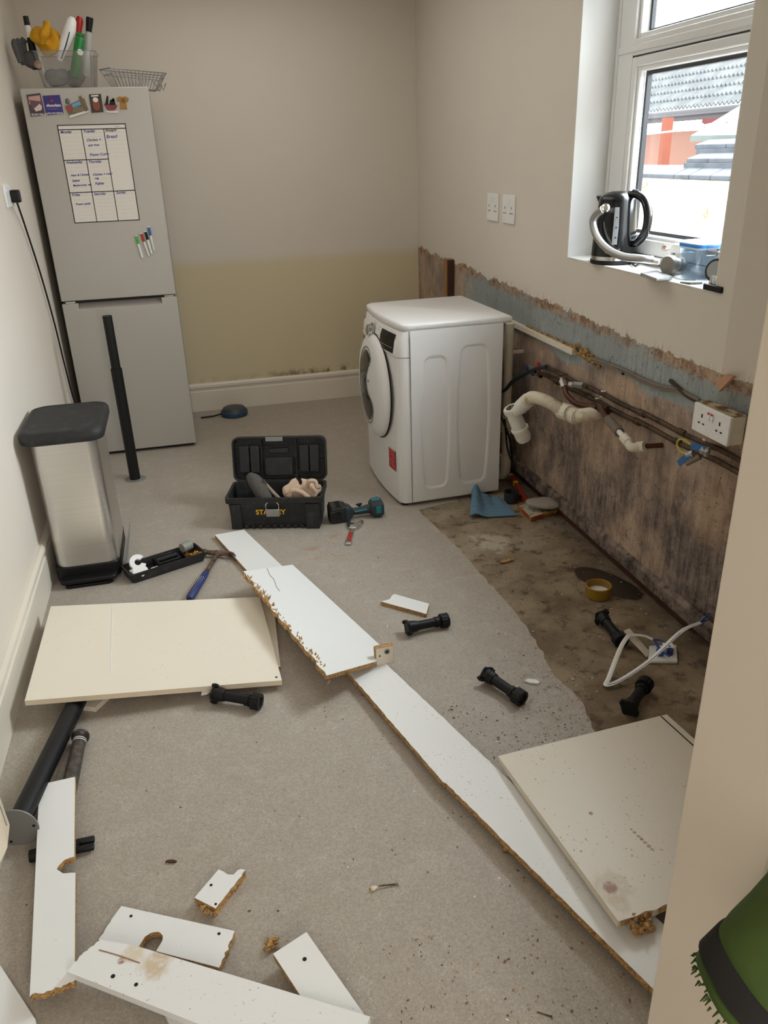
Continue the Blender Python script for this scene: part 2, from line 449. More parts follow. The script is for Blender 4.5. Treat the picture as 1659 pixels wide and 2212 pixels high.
M_navy = M('navy_grip', srgb(38, 52, 104), .5)
M_teal = M('teal_plastic', srgb(20, 116, 130), .45)
M_dteal = M('dark_teal_rubber', srgb(42, 56, 60), .6)
M_rust = M('rusty_steel', srgb(120, 104, 92), .5, .6, col2=srgb(84, 56, 40), scale=40)
M_wood = M('stained_batten', srgb(150, 108, 66), .6, var=.2, scale=12)
M_foam = M('brown_expanding_foam', srgb(176, 132, 66), .9, col2=srgb(112, 80, 40), scale=60, bump=.6)
M_yellow = M('yellow_cloth', srgb(206, 150, 22), .9, var=.15, scale=14, bump=.3)
M_fabricg = M('grey_fibre', srgb(84, 80, 76), .95, var=.35, scale=120, bump=.8)
M_glove = M('grey_glove', srgb(86, 86, 86), .8, var=.15)
M_beige = M('beige_leather', srgb(196, 170, 148), .8, var=.12, scale=14, bump=.2)
M_green = M('green_can', srgb(24, 122, 50), .3)
M_tape = M('brown_grip_tape', srgb(58, 50, 44), .55, col2=srgb(86, 76, 66), scale=50)
M_cloth = M('blue_microfibre', srgb(104, 140, 164), .95, var=.12, scale=160, bump=.5)
M_sponge = M('grey_sponge', srgb(160, 152, 142), .95, var=.15, scale=60, bump=.4)
M_ring = M('ochre_cap', srgb(150, 116, 30), .4, var=.15)
M_gfab = M('green_fabric', srgb(52, 72, 20), .9, var=.15, scale=50, bump=.2)
M_coat = M('black_cloth', srgb(20, 19, 18), .95, var=.2)
M_ink = M('blue_ink', srgb(32, 48, 140), .6)
M_inkk = M('black_print', srgb(20, 20, 22), .6)
M_paper = M('planner_sheet', srgb(226, 220, 211), .45, var=.02)
M_line = M('faint_rule', srgb(196, 190, 184), .6)
M_yel = M('yellow_lettering', srgb(228, 178, 36), .45)
M_puck = M('upvc_frame', srgb(232, 232, 231), .28, var=.015)
M_gasket = M('black_gasket', srgb(24, 26, 32), .5)
M_blade = M('silver_bezel', srgb(176, 176, 174), .3, .6)
def glass(name, tint=(1, 1, 1), gl=.08, rough=.03, alpha=None):
    k = NT(name); k.t.nodes.remove(k.b)
    tr = k.n('ShaderNodeBsdfTransparent'); g = k.n('ShaderNodeBsdfGlossy'); mx = k.n('ShaderNodeMixShader')
    nz = k.noise(k.pos(False), 8)
    k.link(k.mix(nz, tint, tuple(min(1, t * 1.02) for t in tint)), tr.inputs[0])
    g.inputs['Roughness'].default_value = rough
    mx.inputs[0].default_value = gl
    k.link(tr.outputs[0], mx.inputs[1]); k.link(g.outputs[0], mx.inputs[2]); k.link(mx.outputs[0], k.out.inputs[0])
    return k.m
M_pane = glass('window_glass', (.97, .98, .98), .04)
M_clear = glass('clear_plastic', (.78, .79, .80), .2, .15)
M_clearb = glass('blue_clear_plastic', (.84, .92, 1.0), .16, .15)

# ------------------------------------------------------------------ setting
XL, XR, YB, ZC = -0.688, 1.555, 5.33, 2.5
st(MB().b2((XL - .3, -1.6, -.12), (XR + .35, YB + .3, 0)).build('floor', M_conc, smooth=False))
# vinyl sheet: torn along its right edge
lp = [(XL, .0)] + [(1.05, .0)]
edge = [onz(0, *q) for q in ((1280, 1572), (1258, 1520), (1232, 1490), (1214, 1478), (1190, 1450), (1172, 1410), (1140, 1360), (1102, 1310), (1058, 1262), (1000, 1195), (955, 1150), (905, 1106))]
ee = []
for a, b in zip(edge, edge[1:]):
    for i in range(6):
        q = a.lerp(b, i / 6); ee.append((q.x + mnoise.noise(q * 30) * .008, q.y + mnoise.noise(q * 30 + V((5, 0, 0))) * .008))
lp = [(XL, 0), (.9, 0), (.93, 1.2), (1.0, 1.5)] + ee + [(.95, 3.3), (1.1, 3.33), (1.16, 3.33), (1.16, YB), (XL, YB)]
st(MB().prism(lp, .0, .0025).build('floor', M_lino, smooth=False))
st(MB().b2((XL - .3, -1.6, ZC), (XR + .35, YB + .3, ZC + .1)).build('ceiling', M_ceil, smooth=False))
st(MB().b2((XL - .3, -1.6, 0), (XL, YB + .3, ZC)).build('wall_left', M_wall, smooth=False))
st(MB().b2((XL, YB, 0), (XR + .35, YB + .3, ZC)).build('wall_back', M_back, smooth=False))
# right wall with the window opening
WY0, WY1, WZ0, WZ1 = 2.135, 3.13, 1.14, 2.28
wr = MB()
wr.b2((XR, WY1, 0), (XR + .31, YB, ZC)); wr.b2((XR, WY0, 0), (XR + .31, WY1, WZ0 - .002)); wr.b2((XR, WY0, WZ1), (XR + .31, WY1, ZC))
wr.prism([(XR, WY0), (XR, 2.052), (XR + .16, 1.62), (XR + .16, .6), (XR + .31, .6), (XR + .31, WY0)], 0, ZC)
bmesh.ops.remove_doubles(wr.bm, verts=wr.bm.verts, dist=1e-5)
st(wr.build('wall_right', M_right, smooth=False))
# plastered ledge low down on the right wall
def ledge(u, v):
    y = 1.75 + u * 2.2; a = v
    zz = .040 + .062 * a + mnoise.noise(V((y * 4, a, 0))) * .003
    return (XR - .016 * (1 - max(0, (a - .75) / .25)) + mnoise.noise(V((y * 4, a * 2, 3))) * .0015, y, zz)
def ledge_mat():
    k = NT('mouldy_ledge'); p = k.pos()
    c = k.mix(k.rng(k.noise(p, 14, 6, .7), .35, .65), srgb(62, 54, 50), srgb(142, 126, 114))
    c = k.mix(k.rng(k.noise(p, 70, 4, .7), .55, .7), c, srgb(38, 32, 30))
    k.bump(k.noise(p, 40, 4, .6), .4, .003)
    return k.fin(c, .9)
st(MB().grid(ledge, 90, 8).build('trim_1', ledge_mat()))
# white-painted reveal lining
rv = MB()
rv.b2((XR - .001, WY1 - .004, WZ0), (1.70, WY1, WZ1)); rv.b2((XR - .002, WY0, WZ0 - .004), (1.70, WY1, WZ0)); rv.b2((XR, WY0, WZ1 - .004), (1.70, WY1, WZ1)); rv.b2((XR, WY0, WZ0), (1.70, WY0 + .004, WZ1))
st(rv.build('trim_2', M_reveal, smooth=False))
# wall by the doorway (the photographer stands in the hall)
st(MB().b2((.5, .475, 0), (XR + .16, .615, ZC)).build('wall_front', M_wall, smooth=False, bevel=.004))
st(MB().b2((XL - .3, .475, 0), (-.36, .615, ZC)).b2((-.36, .475, 2.05), (.5, .615, ZC)).build('wall_front', M_wall, smooth=False))
st(MB().b2((.95, -1.6, 0), (1.15, .475, ZC)).build('wall_hall', M_wall, smooth=False))
st(MB().b2((XL, -1.6, 0), (.95, -1.5, ZC)).build('wall_hall', M_wall, smooth=False))
# skirtings
def skirt(name, a, b, nrm, h=.175):
    a, b, nrm = V(a), V(b), V(nrm)
    prof = [(0, 0), (.018, 0), (.018, h - .055), (.013, h - .05), (.013, h - .035), (.022, h - .028), (.022, h - .012), (.012, h), (0, h)]
    m = MB(); m.loft([[a + nrm * p[0] + V((0, 0, p[1])) for p in prof], [b + nrm * p[0] + V((0, 0, p[1])) for p in prof]])
    return st(m.build(name, M_skirt, ang=20))
skirt('baseboard_left', (XL, .62, 0), (XL, YB, 0), (1, 0, 0), .185)
skirt('baseboard_back', (XL, YB, 0), (XR, YB, 0), (0, -1, 0), .19)

# window: frame, transom, opening sash, panes
FX = 1.70
wn = thing('window_1', None, None, (FX, (WY0 + WY1) / 2, WZ0)); st(wn)
def rect_frame(m, y0, y1, z0, z1, wd, x0, x1, wb=None, wt=None):
    wb = wb or wd; wt = wt or wd
    m.b2((x0, y0, z0), (x1, y0 + wd, z1)); m.b2((x0, y1 - wd, z0), (x1, y1, z1))
    m.b2((x0, y0 + wd, z0), (x1, y1 - wd, z0 + wb)); m.b2((x0, y0 + wd, z1 - wt), (x1, y1 - wd, z1))
g1 = onx(FX, 1367, 122); tb = onx(FX, 1375, 75); gl = onx(FX + .02, 1392, 155); gb = onx(FX + .02, 1400, 505)
ZT = g1.z
m = MB()
rect_frame(m, WY0, WY1, WZ0, WZ1, WY1 - g1.y, FX, FX + .07, wb=.035)
m.b2((FX, WY0 + WY1 - g1.y, ZT), (FX + .07, g1.y, tb.z - .012))
m.build('window_frame', M_puck, wn, w=True, bevel=.004)
m = MB()
rect_frame(m, WY0 + .02, WY1 - .018, WZ0 + .008, WZ1 - .012, .014, FX - .006, FX + .01)
m.b2((FX - .006, WY0 + .034, ZT + .012), (FX + .01, WY1 - .032, tb.z - .03))
m.build('frame_step', M_puck, wn, w=True, bevel=.004)
m = MB(); rect_frame(m, WY0 + .04, g1.y - .002, tb.z - .013, WZ1 - .03, .018, FX + .012, FX + .05)
m.build('glazing_bead', M_puck, wn, w=True, bevel=.004)
m = MB(); rect_frame(m, WY0 + .05, g1.y - .020, tb.z + .004, WZ1 - .045, .012, FX + .045, FX + .06)
m.build('gasket', M_gasket, wn, w=True)
m = MB(); rect_frame(m, WY0 + .055, g1.y + .004, WZ0 + .03, ZT + .003, .009, FX + .001, FX + .03)
m.build('gasket', M_gasket, wn, w=True)
sash = MB(); rect_frame(sash, WY0 + .06, g1.y - .004, WZ0 + .036, ZT - .004, g1.y - .004 - gl.y - .02, FX - .004, FX + .05, wb=gb.z - WZ0 - .052)
so = sash.build('sash', M_puck, wn, w=True, bevel=.005)
y0s, y1s, z0s, z1s = WY0 + .1, gl.y + .022, gb.z - .022, gl.z + .022
m = MB(); rect_frame(m, y0s, y1s, z0s, z1s, .020, FX + .004, FX + .03); m.build('glazing_bead', M_puck, so, w=True, bevel=.006)
m = MB(); rect_frame(m, y0s + .018, y1s - .018, z0s + .018, z1s - .018, .014, FX + .03, FX + .048); m.build('gasket', M_gasket, so, w=True)
MB().b2((FX + .046, y0s, z0s), (FX + .05, y1s, z1s)).build('pane', M_pane, so, w=True, smooth=False)
MB().b2((FX + .05, WY0 + .03, tb.z - .01), (FX + .054, g1.y, WZ1 - .03)).build('pane', M_pane, wn, w=True, smooth=False)

# ------------------------------------------------------------------ yard outside the window
def brick_mat():
    k = NT('flaking_white_brick'); p = k.pos(); x, y, z = k.sep(p)
    cb = k.n('ShaderNodeCombineXYZ'); k.link(y, cb.inputs[0]); k.link(z, cb.inputs[1])
    b = k.n('ShaderNodeTexBrick'); k.link(cb.outputs[0], b.inputs['Vector']); b.inputs['Scale'].default_value = 1
    b.inputs['Brick Width'].default_value = .225; b.inputs['Row Height'].default_value = .075; b.inputs['Mortar Size'].default_value = .006; b.inputs['Mortar Smooth'].default_value = .4
    n = k.noise(p, 5, 6, .7); n2 = k.noise(p, 26, 4, .7)
    c = k.mix(k.rng(n2, .3, .7), srgb(214, 206, 192), srgb(190, 178, 160))
    c = k.mix(k.rng(n, .56, .64), c, k.mix(k.rng(n2, .4, .6), srgb(166, 104, 84), srgb(196, 168, 140)))
    c = k.mix(k.ma('MULTIPLY', b.outputs['Fac'], .5), c, srgb(140, 126, 108))
    k.bump(k.ma('SUBTRACT', n2, b.outputs['Fac']), .6, .01)
    return k.fin(c, .9)
st(MB().b2((1.60, -4, ZC + .1), (1.87, 12, 6.0)).build('wall_upper_storey', M('render_grey', srgb(190, 184, 174), .9), smooth=False))  # upper wall out of view, added to block half the sky from the yard
XW = 3.4
ct = onx(XW, 1480, 386)
st(MB().b2((1.87, -3, -.35), (16, 14, -.25)).build('ground', M('yard_paving', srgb(120, 116, 110), .9, var=.15), smooth=False))
yw = thing('garden_wall', 'white painted brick garden wall with flaking paint seen through the window', 'wall', (XW + .11, 3.2, -.25))
MB().b2((XW, -1, -.25), (XW + .22, 9, ct.z - .005)).build('brickwork', brick_mat(), yw, w=True, smooth=False)
M_slate = M('blue_grey_slate', srgb(62, 68, 78), .75, var=.2, scale=8, col2=srgb(48, 54, 63))
M_lead = M('pale_lead_roof', srgb(84, 92, 91), .9, var=.1, scale=3)
def tile(x, y0, y1, z0, z1, rise_d, th, label, grp):
    m = MB()
    A = [(x, y0 + .003, z0), (x, y1 - .003, z0), (x, y1 - .003, z0 + th), (x, y0 + .003, z0 + th)]
    B = [(x + rise_d, p[1], p[2] + (z1 - z0 - th)) for p in A]
    m.loft([A, B])
    o = m.build('coping_tile', M_slate, bevel=.006, smooth=False)
    return tag(o, label, 'roof tile', grp)
def tiles(xp, px, vy, v0, vt, th, grp, lab):
    ys = [onx(xp, u, vy).y for u in px]; z0 = onx(xp, px[len(px) // 2], v0).z; z1 = onx(xp + .12, px[len(px) // 2], vt).z
    for i in range(len(ys) - 1):
        tile(xp, ys[i + 1], ys[i], z0, z1, .14, th, lab[i] if isinstance(lab, list) else lab, grp)
tiles(XW - .04, (1340, 1385, 1455, 1487, 1533, 1576), 385, 388, 356, .028, 'slate tiles along the garden wall', 'blue grey slate tile in the bottom row along the top of the white brick wall')
tiles(XW + .09, (1482, 1529, 1590, 1640), 345, 353, 326, .03, 'slate tiles of the middle row', 'slate tile in the middle row, one course above the tiles along the wall')
tiles(XW + .21, (1500, 1568, 1625), 315, 321, 297, .03, 'slate tiles of the top row', 'slate tile in the short top row beneath the pale grey roof')
# pale sloping roof behind the slates
a = onx(XW + .33, 1492, 293); b = onx(XW + .33, 1640, 290); c = onx(XW + 1.3, 1640, 215); d = onx(XW + 1.3, 1608, 222)
m = MB(); m.loft([[a, b, c, d], [q - V((0, 0, .04)) for q in (a, b, c, d)]])
tag(m.build('outhouse_roof', M_lead, smooth=False), 'pale grey sloping outhouse roof above the stepped slate tiles', 'roof')
# filling masonry under the stepped slates
m = MB(); y_hi = onx(XW + .1, 1487, 350).y
m.b2((XW + .06, 0, ct.z), (XW + .2, y_hi - .01, onx(XW + .09, 1530, 352).z)).b2((XW + .2, 0, ct.z), (XW + .34, onx(XW + .2, 1505, 320).y, onx(XW + .21, 1560, 320).z))
m.build('stepped_masonry', M_slate, yw, w=True, smooth=False)
# red timber fence
XF = 6.5
ft = onx(XF, 1450, 268).z
fe = thing('timber_fence', 'red stained timber fence behind the white garden wall', 'fence', (XF, 6.5, -.25))
M_fred = M('red_fence_stain', srgb(88, 28, 21), .85, var=.2, scale=10)
y = 3.0
mfb = MB()
while y < 9.5:
    mfb.b2((XF + (.012 if int(y * 7) % 2 else 0), y, -.25), (XF + .03, y + .148, ft)); y += .15
mfb.build('fence_boards', M_fred, fe, w=True, smooth=False)
MB().b2((XF - .03, 2.9, ft - .02), (XF + .06, 9.6, ft + .03)).build('fence_rail', M_fred, fe, w=True, smooth=False)
pz = onx(XF - .1, 1441, 254); 
MB().b2((XF - .14, pz.y - .05, -.25), (XF - .03, pz.y + .05, pz.z)).build('fence_post', M('fence_post_stain', srgb(112, 54, 34), .85, var=.15), fe, w=True, smooth=False)
# washing line
p0 = onx(5.5, 1380, 292); p1 = onx(3.95, 1600, 256)
tag(MB().tube([p0, p0.lerp(p1, .5) - V((0, 0, .015)), p1], .008, 6).build('washing_line', M_white_d), 'pale washing line strung across in front of the red fence', 'line')
# far house: fascia and grey pantile roof
XHh = 9.0
hz = onx(XHh, 1500, 240)
hs = thing('neighbouring_house', 'house with grey pantile roof and dark fascia beyond the fence', 'house', (XHh + 2, 8, -.25))
MB().b2((XHh + .3, 2, -.25), (XHh + 5, 30, hz.z - .3)).build('wall', M('house_brick', srgb(120, 84, 70), .9, var=.2), hs, w=True, smooth=False)
fz = onx(XHh, 1500, 258).z
MB().b2((XHh + .02, 2, fz), (XHh + .3, 30, hz.z - .02)).build('fascia', M('dark_fascia', srgb(52, 42, 47), .6, var=.1), hs, w=True, smooth=False)
MB().cyl((XHh - .02, 2, hz.z - .01), (XHh - .02, 30, hz.z - .01), .06, n=12).build('gutter', M('dark_gutter', srgb(38, 32, 34), .4), hs, w=True)
def roofm():
    m = MB(); rows = 12; rl = .26; sl = math.radians(36); bm = m.bm
    cols = 240; w = 28 / cols
    for r in range(rows):
        vs = []
        for e in (0, 1):
            row = []
            for i in range(cols * 4 + 1):
                yy = 2 + i * w / 4; ph = (i % 4)
                bmp = (.05, .02, 0, .02)[ph]
                s_ = (r + e) * rl
                row.append(bm.verts.new((XHh + s_ * math.cos(sl), yy, hz.z + .03 + s_ * math.sin(sl) + bmp + (.035 if e == 0 else -.0))))
            vs.append(row)
        lip = [bm.verts.new(v.co - V((0, 0, .035))) for v in vs[0]]
        for i in range(cols * 4):
            bm.faces.new((vs[0][i], vs[0][i + 1], vs[1][i + 1], vs[1][i])); bm.faces.new((lip[i], lip[i + 1], vs[0][i + 1], vs[0][i]))
    return m
roofm().build('pantile_roof', M('grey_pantile', srgb(46, 48, 49), .6, col2=srgb(66, 68, 67), scale=3, thr=(.4, .6)), hs, w=True, ang=60)

# ------------------------------------------------------------------ fridge freezer
fr = thing('fridge_freezer', 'tall silver fridge freezer in the back left corner', 'fridge', (-.345, 4.93, 0))
MB().b2((-.641, 4.665, .02), (-.049, 5.26, 1.89)).build('cabinet', M_fridge_s, fr, w=True, bevel=.006)
MB().b2((-.645, 4.60, .885), (-.045, 4.658, 1.893)).build('upper_door', M_fridge, fr, w=True, bevel=.004)
ld = MB().prism([(-.645, .022), (-.045, .022), (-.045, .872), (-.128, .872), (-.128, .840), (-.562, .840), (-.562, .872), (-.645, .872)], 0, .058, Matrix(((1, 0, 0, 0), (0, 0, 1, 4.60), (0, 1, 0, 0), (0, 0, 0, 1)))).build('lower_door', M_fridge, fr, w=True, bevel=.003)
m = MB(); m.grid(lambda u, v: (-.560 + .430 * u, 4.602 + .03 * math.sin(v * PI * .5) ** 2, .838 + .030 * v), 8, 10)
m.build('handle_recess', M('recess_grey', srgb(150, 142, 135), .45), ld, w=True)
MB().b2((-.63, 4.612, .872), (-.06, 4.64, .886)).build('door_gap_seal', M_dark, fr, w=True)
for x in (-.60, -.085): MB().b2((x - .025, 4.604, .873), (x + .025, 4.63, .882)).build('hinge', M_chrome, fr, w=True)
MB().b2((-.63, 4.63, .004), (-.06, 4.66, .03)).build('plinth', M_dark, fr, w=True)
for x in (-.60, -.09): MB().cyl((x, 4.66, 0), (x, 4.66, .022), .018).build('foot', M_black, fr, w=True)
YF = 4.60
# magnets
def plate(name, pts, th, mat, parent=None, y=YF, w=True, bevel=0):
    mt = Matrix(((1, 0, 0, 0), (0, 0, -1, y), (0, 1, 0, 0), (0, 0, 0, 1)))
    return MB().prism(pts, 0, th, mt).build(name, mat, parent, w=w, bevel=bevel, smooth=False)
def fpx(*px): return [(ony(YF, *p).x, ony(YF, *p).z) for p in px]
def mag(label, c): return thing('fridge_magnet', label, 'magnet', (c[0], YF, c[1]), group='magnets on the fridge')
def ell(cx, cz, a, b, n=14): return [(cx + a * math.cos(2 * PI * i / n), cz + b * math.sin(2 * PI * i / n)) for i in range(n)]
mg = mag('dark purple valley landscape magnet, leftmost on the fridge door', (-.584, 1.82))
plate('card', fpx((57, 205), (87, 201), (98, 249), (67, 252)), .004, M('plum', srgb(74, 56, 66), .4), mg)
plate('picture', fpx((61, 209), (86, 206), (89, 222), (64, 226)), .0046, M('pink_hill', srgb(196, 150, 140), .5), mg)
plate('picture', fpx((63, 216), (89, 219), (94, 236), (72, 238)), .005, M('plum_hill', srgb(104, 74, 84), .5), mg)
plate('picture', fpx((74, 235), (86, 224), (91, 230), (90, 238), (78, 241)), .0054, M('pale_dam', srgb(214, 198, 190), .5), mg)
text('lettering', 'ELAN VALLEY', .0125, (-.612, YF - .0052, 1.775), (1, 0, 0), (0, 0, 1), M_paper, mg, .0002, .0003, w=True)
mg = mag('square dark blue magnet with white lettering, second from the left', (-.505, 1.82))
plate('card', fpx((92, 207), (129, 205), (138, 246), (100, 249)), .004, M('royal_blue', srgb(48, 40, 120), .4), mg)
text('lettering', 'chocolate', .017, (-.537, YF - .0044, 1.812), (1, 0, 0), (0, 0, 1), M_paper, mg, .0002, .0006, w=True)
text('lettering', 'Live & Breathe it', .008, (-.535, YF - .0044, 1.800), (1, 0, 0), (0, 0, 1), M('lilac', srgb(150, 140, 200), .5), mg, .0002, w=True)
text('lettering', 'THE 10TH PERSON', .0085, (-.537, YF - .0044, 1.780), (1, 0, 0), (0, 0, 1), M_paper, mg, .0002, .0003, w=True)
plate('picture', ell(-.507, 1.838, .008, .006), .0046, M_red, mg); plate('picture', [(-.509, 1.84), (-.505, 1.84), (-.5075, 1.853)], .0046, M_red, mg)
mg = mag('jumbled souvenir magnet with a little blue scene, tilted, third from the left', (-.40, 1.81))
plate('scene', fpx((140, 230), (182, 212), (192, 240), (152, 254)), .006, M('khaki_relief', srgb(134, 120, 92), .5, col2=srgb(84, 96, 80), scale=120), mg)
plate('picture', fpx((155, 226), (172, 219), (175, 226), (158, 233)), .008, M('scene_blue', srgb(98, 158, 198), .4), mg)
plate('picture', fpx((142, 230), (152, 226), (158, 240), (147, 245)), .008, M('scene_red', srgb(150, 66, 58), .4), mg)
plate('post', fpx((170, 209), (175, 207), (191, 238), (186, 242)), .01, M('post_brown', srgb(112, 92, 74), .5), mg)
plate('banner', fpx((150, 250), (191, 238), (192, 242), (152, 255)), .009, M_paper, mg)
MB().ball((ony(YF, 146, 219).x, YF - .006, ony(YF, 146, 219).z), .011, 2, (1, .5, 1.2)).build('figure_head', M('grey_blue', srgb(92, 104, 112), .4), mg, w=True)
mg = mag('upright dark magnet with a red drink and gold rim, beside the pirate ship', (-.302, 1.82))
plate('card', fpx((192, 204), (218, 203), (224, 242), (198, 244)), .005, M('dark_brown_card', srgb(52, 38, 30), .3), mg, bevel=.001)
plate('picture', ell(-.304, 1.817, .017, .027), .0058, M('amber', srgb(134, 62, 34), .3), mg)
plate('picture', ell(-.304, 1.838, .013, .011), .0064, M_paper, mg)
plate('picture', fpx((197, 206), (212, 205), (213, 208), (197, 209)), .0056, M_paper, mg)
mg = mag('small red and black pirate ship magnet with white nameplate', (-.238, 1.82))
plate('hull', fpx((224, 224), (254, 227), (250, 237), (232, 238)), .006, M('hull_red', srgb(132, 42, 54), .4), mg)
for q in (((227, 226), (231, 207), (234, 208), (234, 227)), ((236, 227), (238, 216), (247, 214), (250, 227)), ((241, 218), (243, 212), (247, 213), (247, 220))):
    plate('sail', fpx(*q), .007, M_black, mg)
plate('nameplate', fpx((229, 239), (255, 240), (255, 244), (231, 243)), .006, M_paper, mg)
text('lettering', 'CHESTER', .006, (-.250, YF - .0064, 1.787), (1, 0, 0), (0, 0, 1), M_inkk, mg, .0002, w=True)
mg = mag('little ochre shirt-shaped magnet, rightmost on the fridge door', (-.175, 1.82))
plate('shirt', fpx((252, 211), (259, 208), (264, 210), (270, 208), (278, 212), (277, 220), (272, 219), (275, 236), (259, 236), (259, 219), (253, 219)), .006, M('shirt_ochre', srgb(158, 116, 52), .6, var=.2), mg, bevel=.001)
plate('crest', ell(-.173, 1.832, .010, .011), .0068, M('crest_brown', srgb(112, 78, 40), .6), mg)
# weekly planner
pn = thing('weekly_planner', 'white weekly planner sheet with black grid and handwriting on the fridge', 'planner', (-.342, YF, 1.5))
px0, px1, pz0, pz1 = -.503, -.181, 1.276, 1.729
plate('sheet', [(px0, pz0), (px1, pz0), (px1, pz1), (px0, pz1)], .0012, M_paper, pn)
xs = [px0, px0 + (px1 - px0) * .337, px0 + (px1 - px0) * .668, px1]; zs = [pz1, pz1 - .02, pz1 - .158, pz1 - .309, pz0]
gm = MB()
def bar(x0, z0, x1, z1, wd): gm.b2((min(x0, x1) - wd / 2, YF - .0018, min(z0, z1) - wd / 2), (max(x0, x1) + wd / 2, YF - .001, max(z0, z1) + wd / 2))
for x in (xs[0], xs[3]): bar(x, pz0, x, pz1, .0042)
for z in (zs[0], zs[1], zs[3], zs[4]): bar(px0, z, px1, z, .0042)
bar(px0, zs[2], xs[2], zs[2], .0042)
bar(xs[1], pz0, xs[1], zs[1], .0038); bar(xs[2], pz0, xs[2], zs[1], .0038)
gm.build('grid_lines', M_inkk, pn, w=True, smooth=False)
gm = MB()
for ci in range(3):
    for ri in range(3):
        if ci == 2 and ri == 1: continue
        top = zs[1 + ri]
        bar(xs[ci] + .004, top - .016, xs[ci + 1] - .004, top - .016, .001)
        for q in range(1, 7): bar(xs[ci] + .012, top - .016 - q * .0185, xs[ci + 1] - .012, top - .016 - q * .0185, .0006)
gm.build('ruled_lines', M_line, pn, w=True, smooth=False)
def wr_(s, x, z, sz=.0165, mt=None): text('handwriting', s, sz, (x, YF - .0016, z), (1, 0, .03), (-.03, 0, 1), mt or M_ink, pn, .0002, .0004, .25, w=True)
a0, a1, a2 = xs[0] + .008, xs[1] + .008, xs[2] + .006
wr_('Monday', a0, zs[1] - .016); wr_('Tuesday', a1, zs[1] - .015); wr_('Shoppin', a2, zs[1] - .013, .017, M_inkk); wr_('Bread', a2, zs[1] - .043, .022)
wr_('Chicken +', a1 + .008, zs[1] - .055); wr_('egg rice', a1 + .012, zs[1] - .078); wr_('Prawn Curry', a1 + .012, zs[1] - .122, .0175)
wr_('Wednesday', a0, zs[2] - .016); wr_('Thursday', a1, zs[2] - .016)
wr_('Ham & Cheese', a0 + .012, zs[2] - .075, .0145); wr_('Salads', a0 + .014, zs[2] - .1, .015); wr_('Mushrooms, veg', a0 + .014, zs[2] - .122, .0135)
wr_('Chicken + roast', a1 + .010, zs[2] - .075, .0145); wr_('veg', a1 + .016, zs[2] - .092, .0145); wr_('Fajitas', a1 + .014, zs[2] - .118, .0175)
wr_('Friday', a0, zs[3] - .016); wr_('Saturday', a1, zs[3] - .016); wr_('Sunday', a2 + .006, zs[3] - .014)
wr_('Prawn pasta', a0 + .012, zs[3] - .06, .0145)
text('print', 'planner', .006, (xs[3] - .05, YF - .0016, pz1 - .012), (1, 0, 0), (0, 0, 1), M_inkk, pn, .0002, w=True)
# marker pens held on the door
def pen(label, capm, a, b, g):
    A, B = ony(YF, *a), ony(YF, *b); A.y = B.y = YF - .007; d = B - A
    t = thing('marker_pen', label, 'pen', A, group=g)
    MB().tube([A + d * .34, B - d * .03, B], [.0055, .0055, .003], 12).build('barrel', M_white, t, w=True)
    MB().tube([A + d * .02, A + d * .36], [.0068, .0068], 12).build('cap', capm, t, w=True)
    MB().tube([A - d * .02, A + d * .03], [.0062, .0062], 12).build('cap_tip', M_white, t, w=True)
g = 'marker pens on the fridge door'
pen('whiteboard pen with a bright green cap on the fridge', M('cap_green', srgb(60, 180, 70), .4), (294, 509), (308, 557), g)
pen('whiteboard pen with a red cap on the fridge', M_red, (305, 504), (322, 553), g)
pen('whiteboard pen with a black cap on the fridge', M_black, (314, 500), (328, 548), g)
pen('whiteboard pen with a blue cap on the fridge', M('cap_blue', srgb(44, 96, 170), .4), (321, 490), (333, 541), g)

# clear storage box of things on top of the fridge
ZF = 1.893
bx = thing('storage_box', 'clear plastic box full of cleaning things on top of the fridge', 'box', (-.42, 4.72, ZF))
m = MB(); o1 = rrect(-.54, 4.66, -.30, 4.83, .02); o2 = rrect(-.565, 4.635, -.275, 4.85, .025); hh = .16
m.loft([[(p[0], p[1], ZF + .001) for p in o1], [(p[0], p[1], ZF + hh) for p in o2], [(p[0] * 1.0, p[1], ZF + hh + .001) for p in rrect(-.572, 4.628, -.268, 4.857, .027)], [(p[0], p[1], ZF + hh - .004) for p in rrect(-.572, 4.628, -.268, 4.857, .027)]], cap=False)
m.bm.verts.ensure_lookup_table(); m.bm.faces.new([v for v in m.bm.verts[:len(o1)]][::-1])
m.build('tub', M_clear, bx, w=True)
def FT(u, v, y): return ony(y, u, v)
# gloves drooping over the left side
gv = thing('rubber_glove', 'dark grey rubber glove drooping over the left side of the clear box', 'glove', FT(60, 120, 4.72))
for k_, (u0, v0, u1, v1) in enumerate(((36, 88, 45, 135), (44, 86, 52, 140), (54, 84, 60, 140))):
    A, B = FT(u0, v0, 4.70 + .02 * k_), FT(u1, v1, 4.70 + .02 * k_); mid = A.lerp(B, .4) + V((-.012, 0, .02))
    MB().tube(spline([A, mid, B], 6), [.010 + .006 * math.sin(PI * min(1, .25 + .6 * i / 12)) for i in range(13)], 12).build('finger', M_glove, gv, w=True)
MB().ball(FT(66, 128, 4.73), .04, 3, (1.0, .7, .9), jit=.01).build('palm', M_glove, gv, w=True)
A, B = FT(55, 35, 4.74), FT(80, 150, 4.74); d = B - A
bt = thing('bottle', 'black bottle with white neck band at the left of the clear box', 'bottle', B)
MB().tube([A + d * .4, B], [.015, .022], 16).build('body', M_black, bt, w=True); MB().tube([A + d * .17, A + d * .4], [.012, .0135], 16).build('label_band', M_white, bt, w=True); MB().tube([A, A + d * .17], [.0125, .0135], 16).build('cap', M_black, bt, w=True)
yc = FT(103, 85, 4.70)
m = MB(); m.ball(yc, .058, 4, (1, .75, 1.05), jit=.035, js=18)
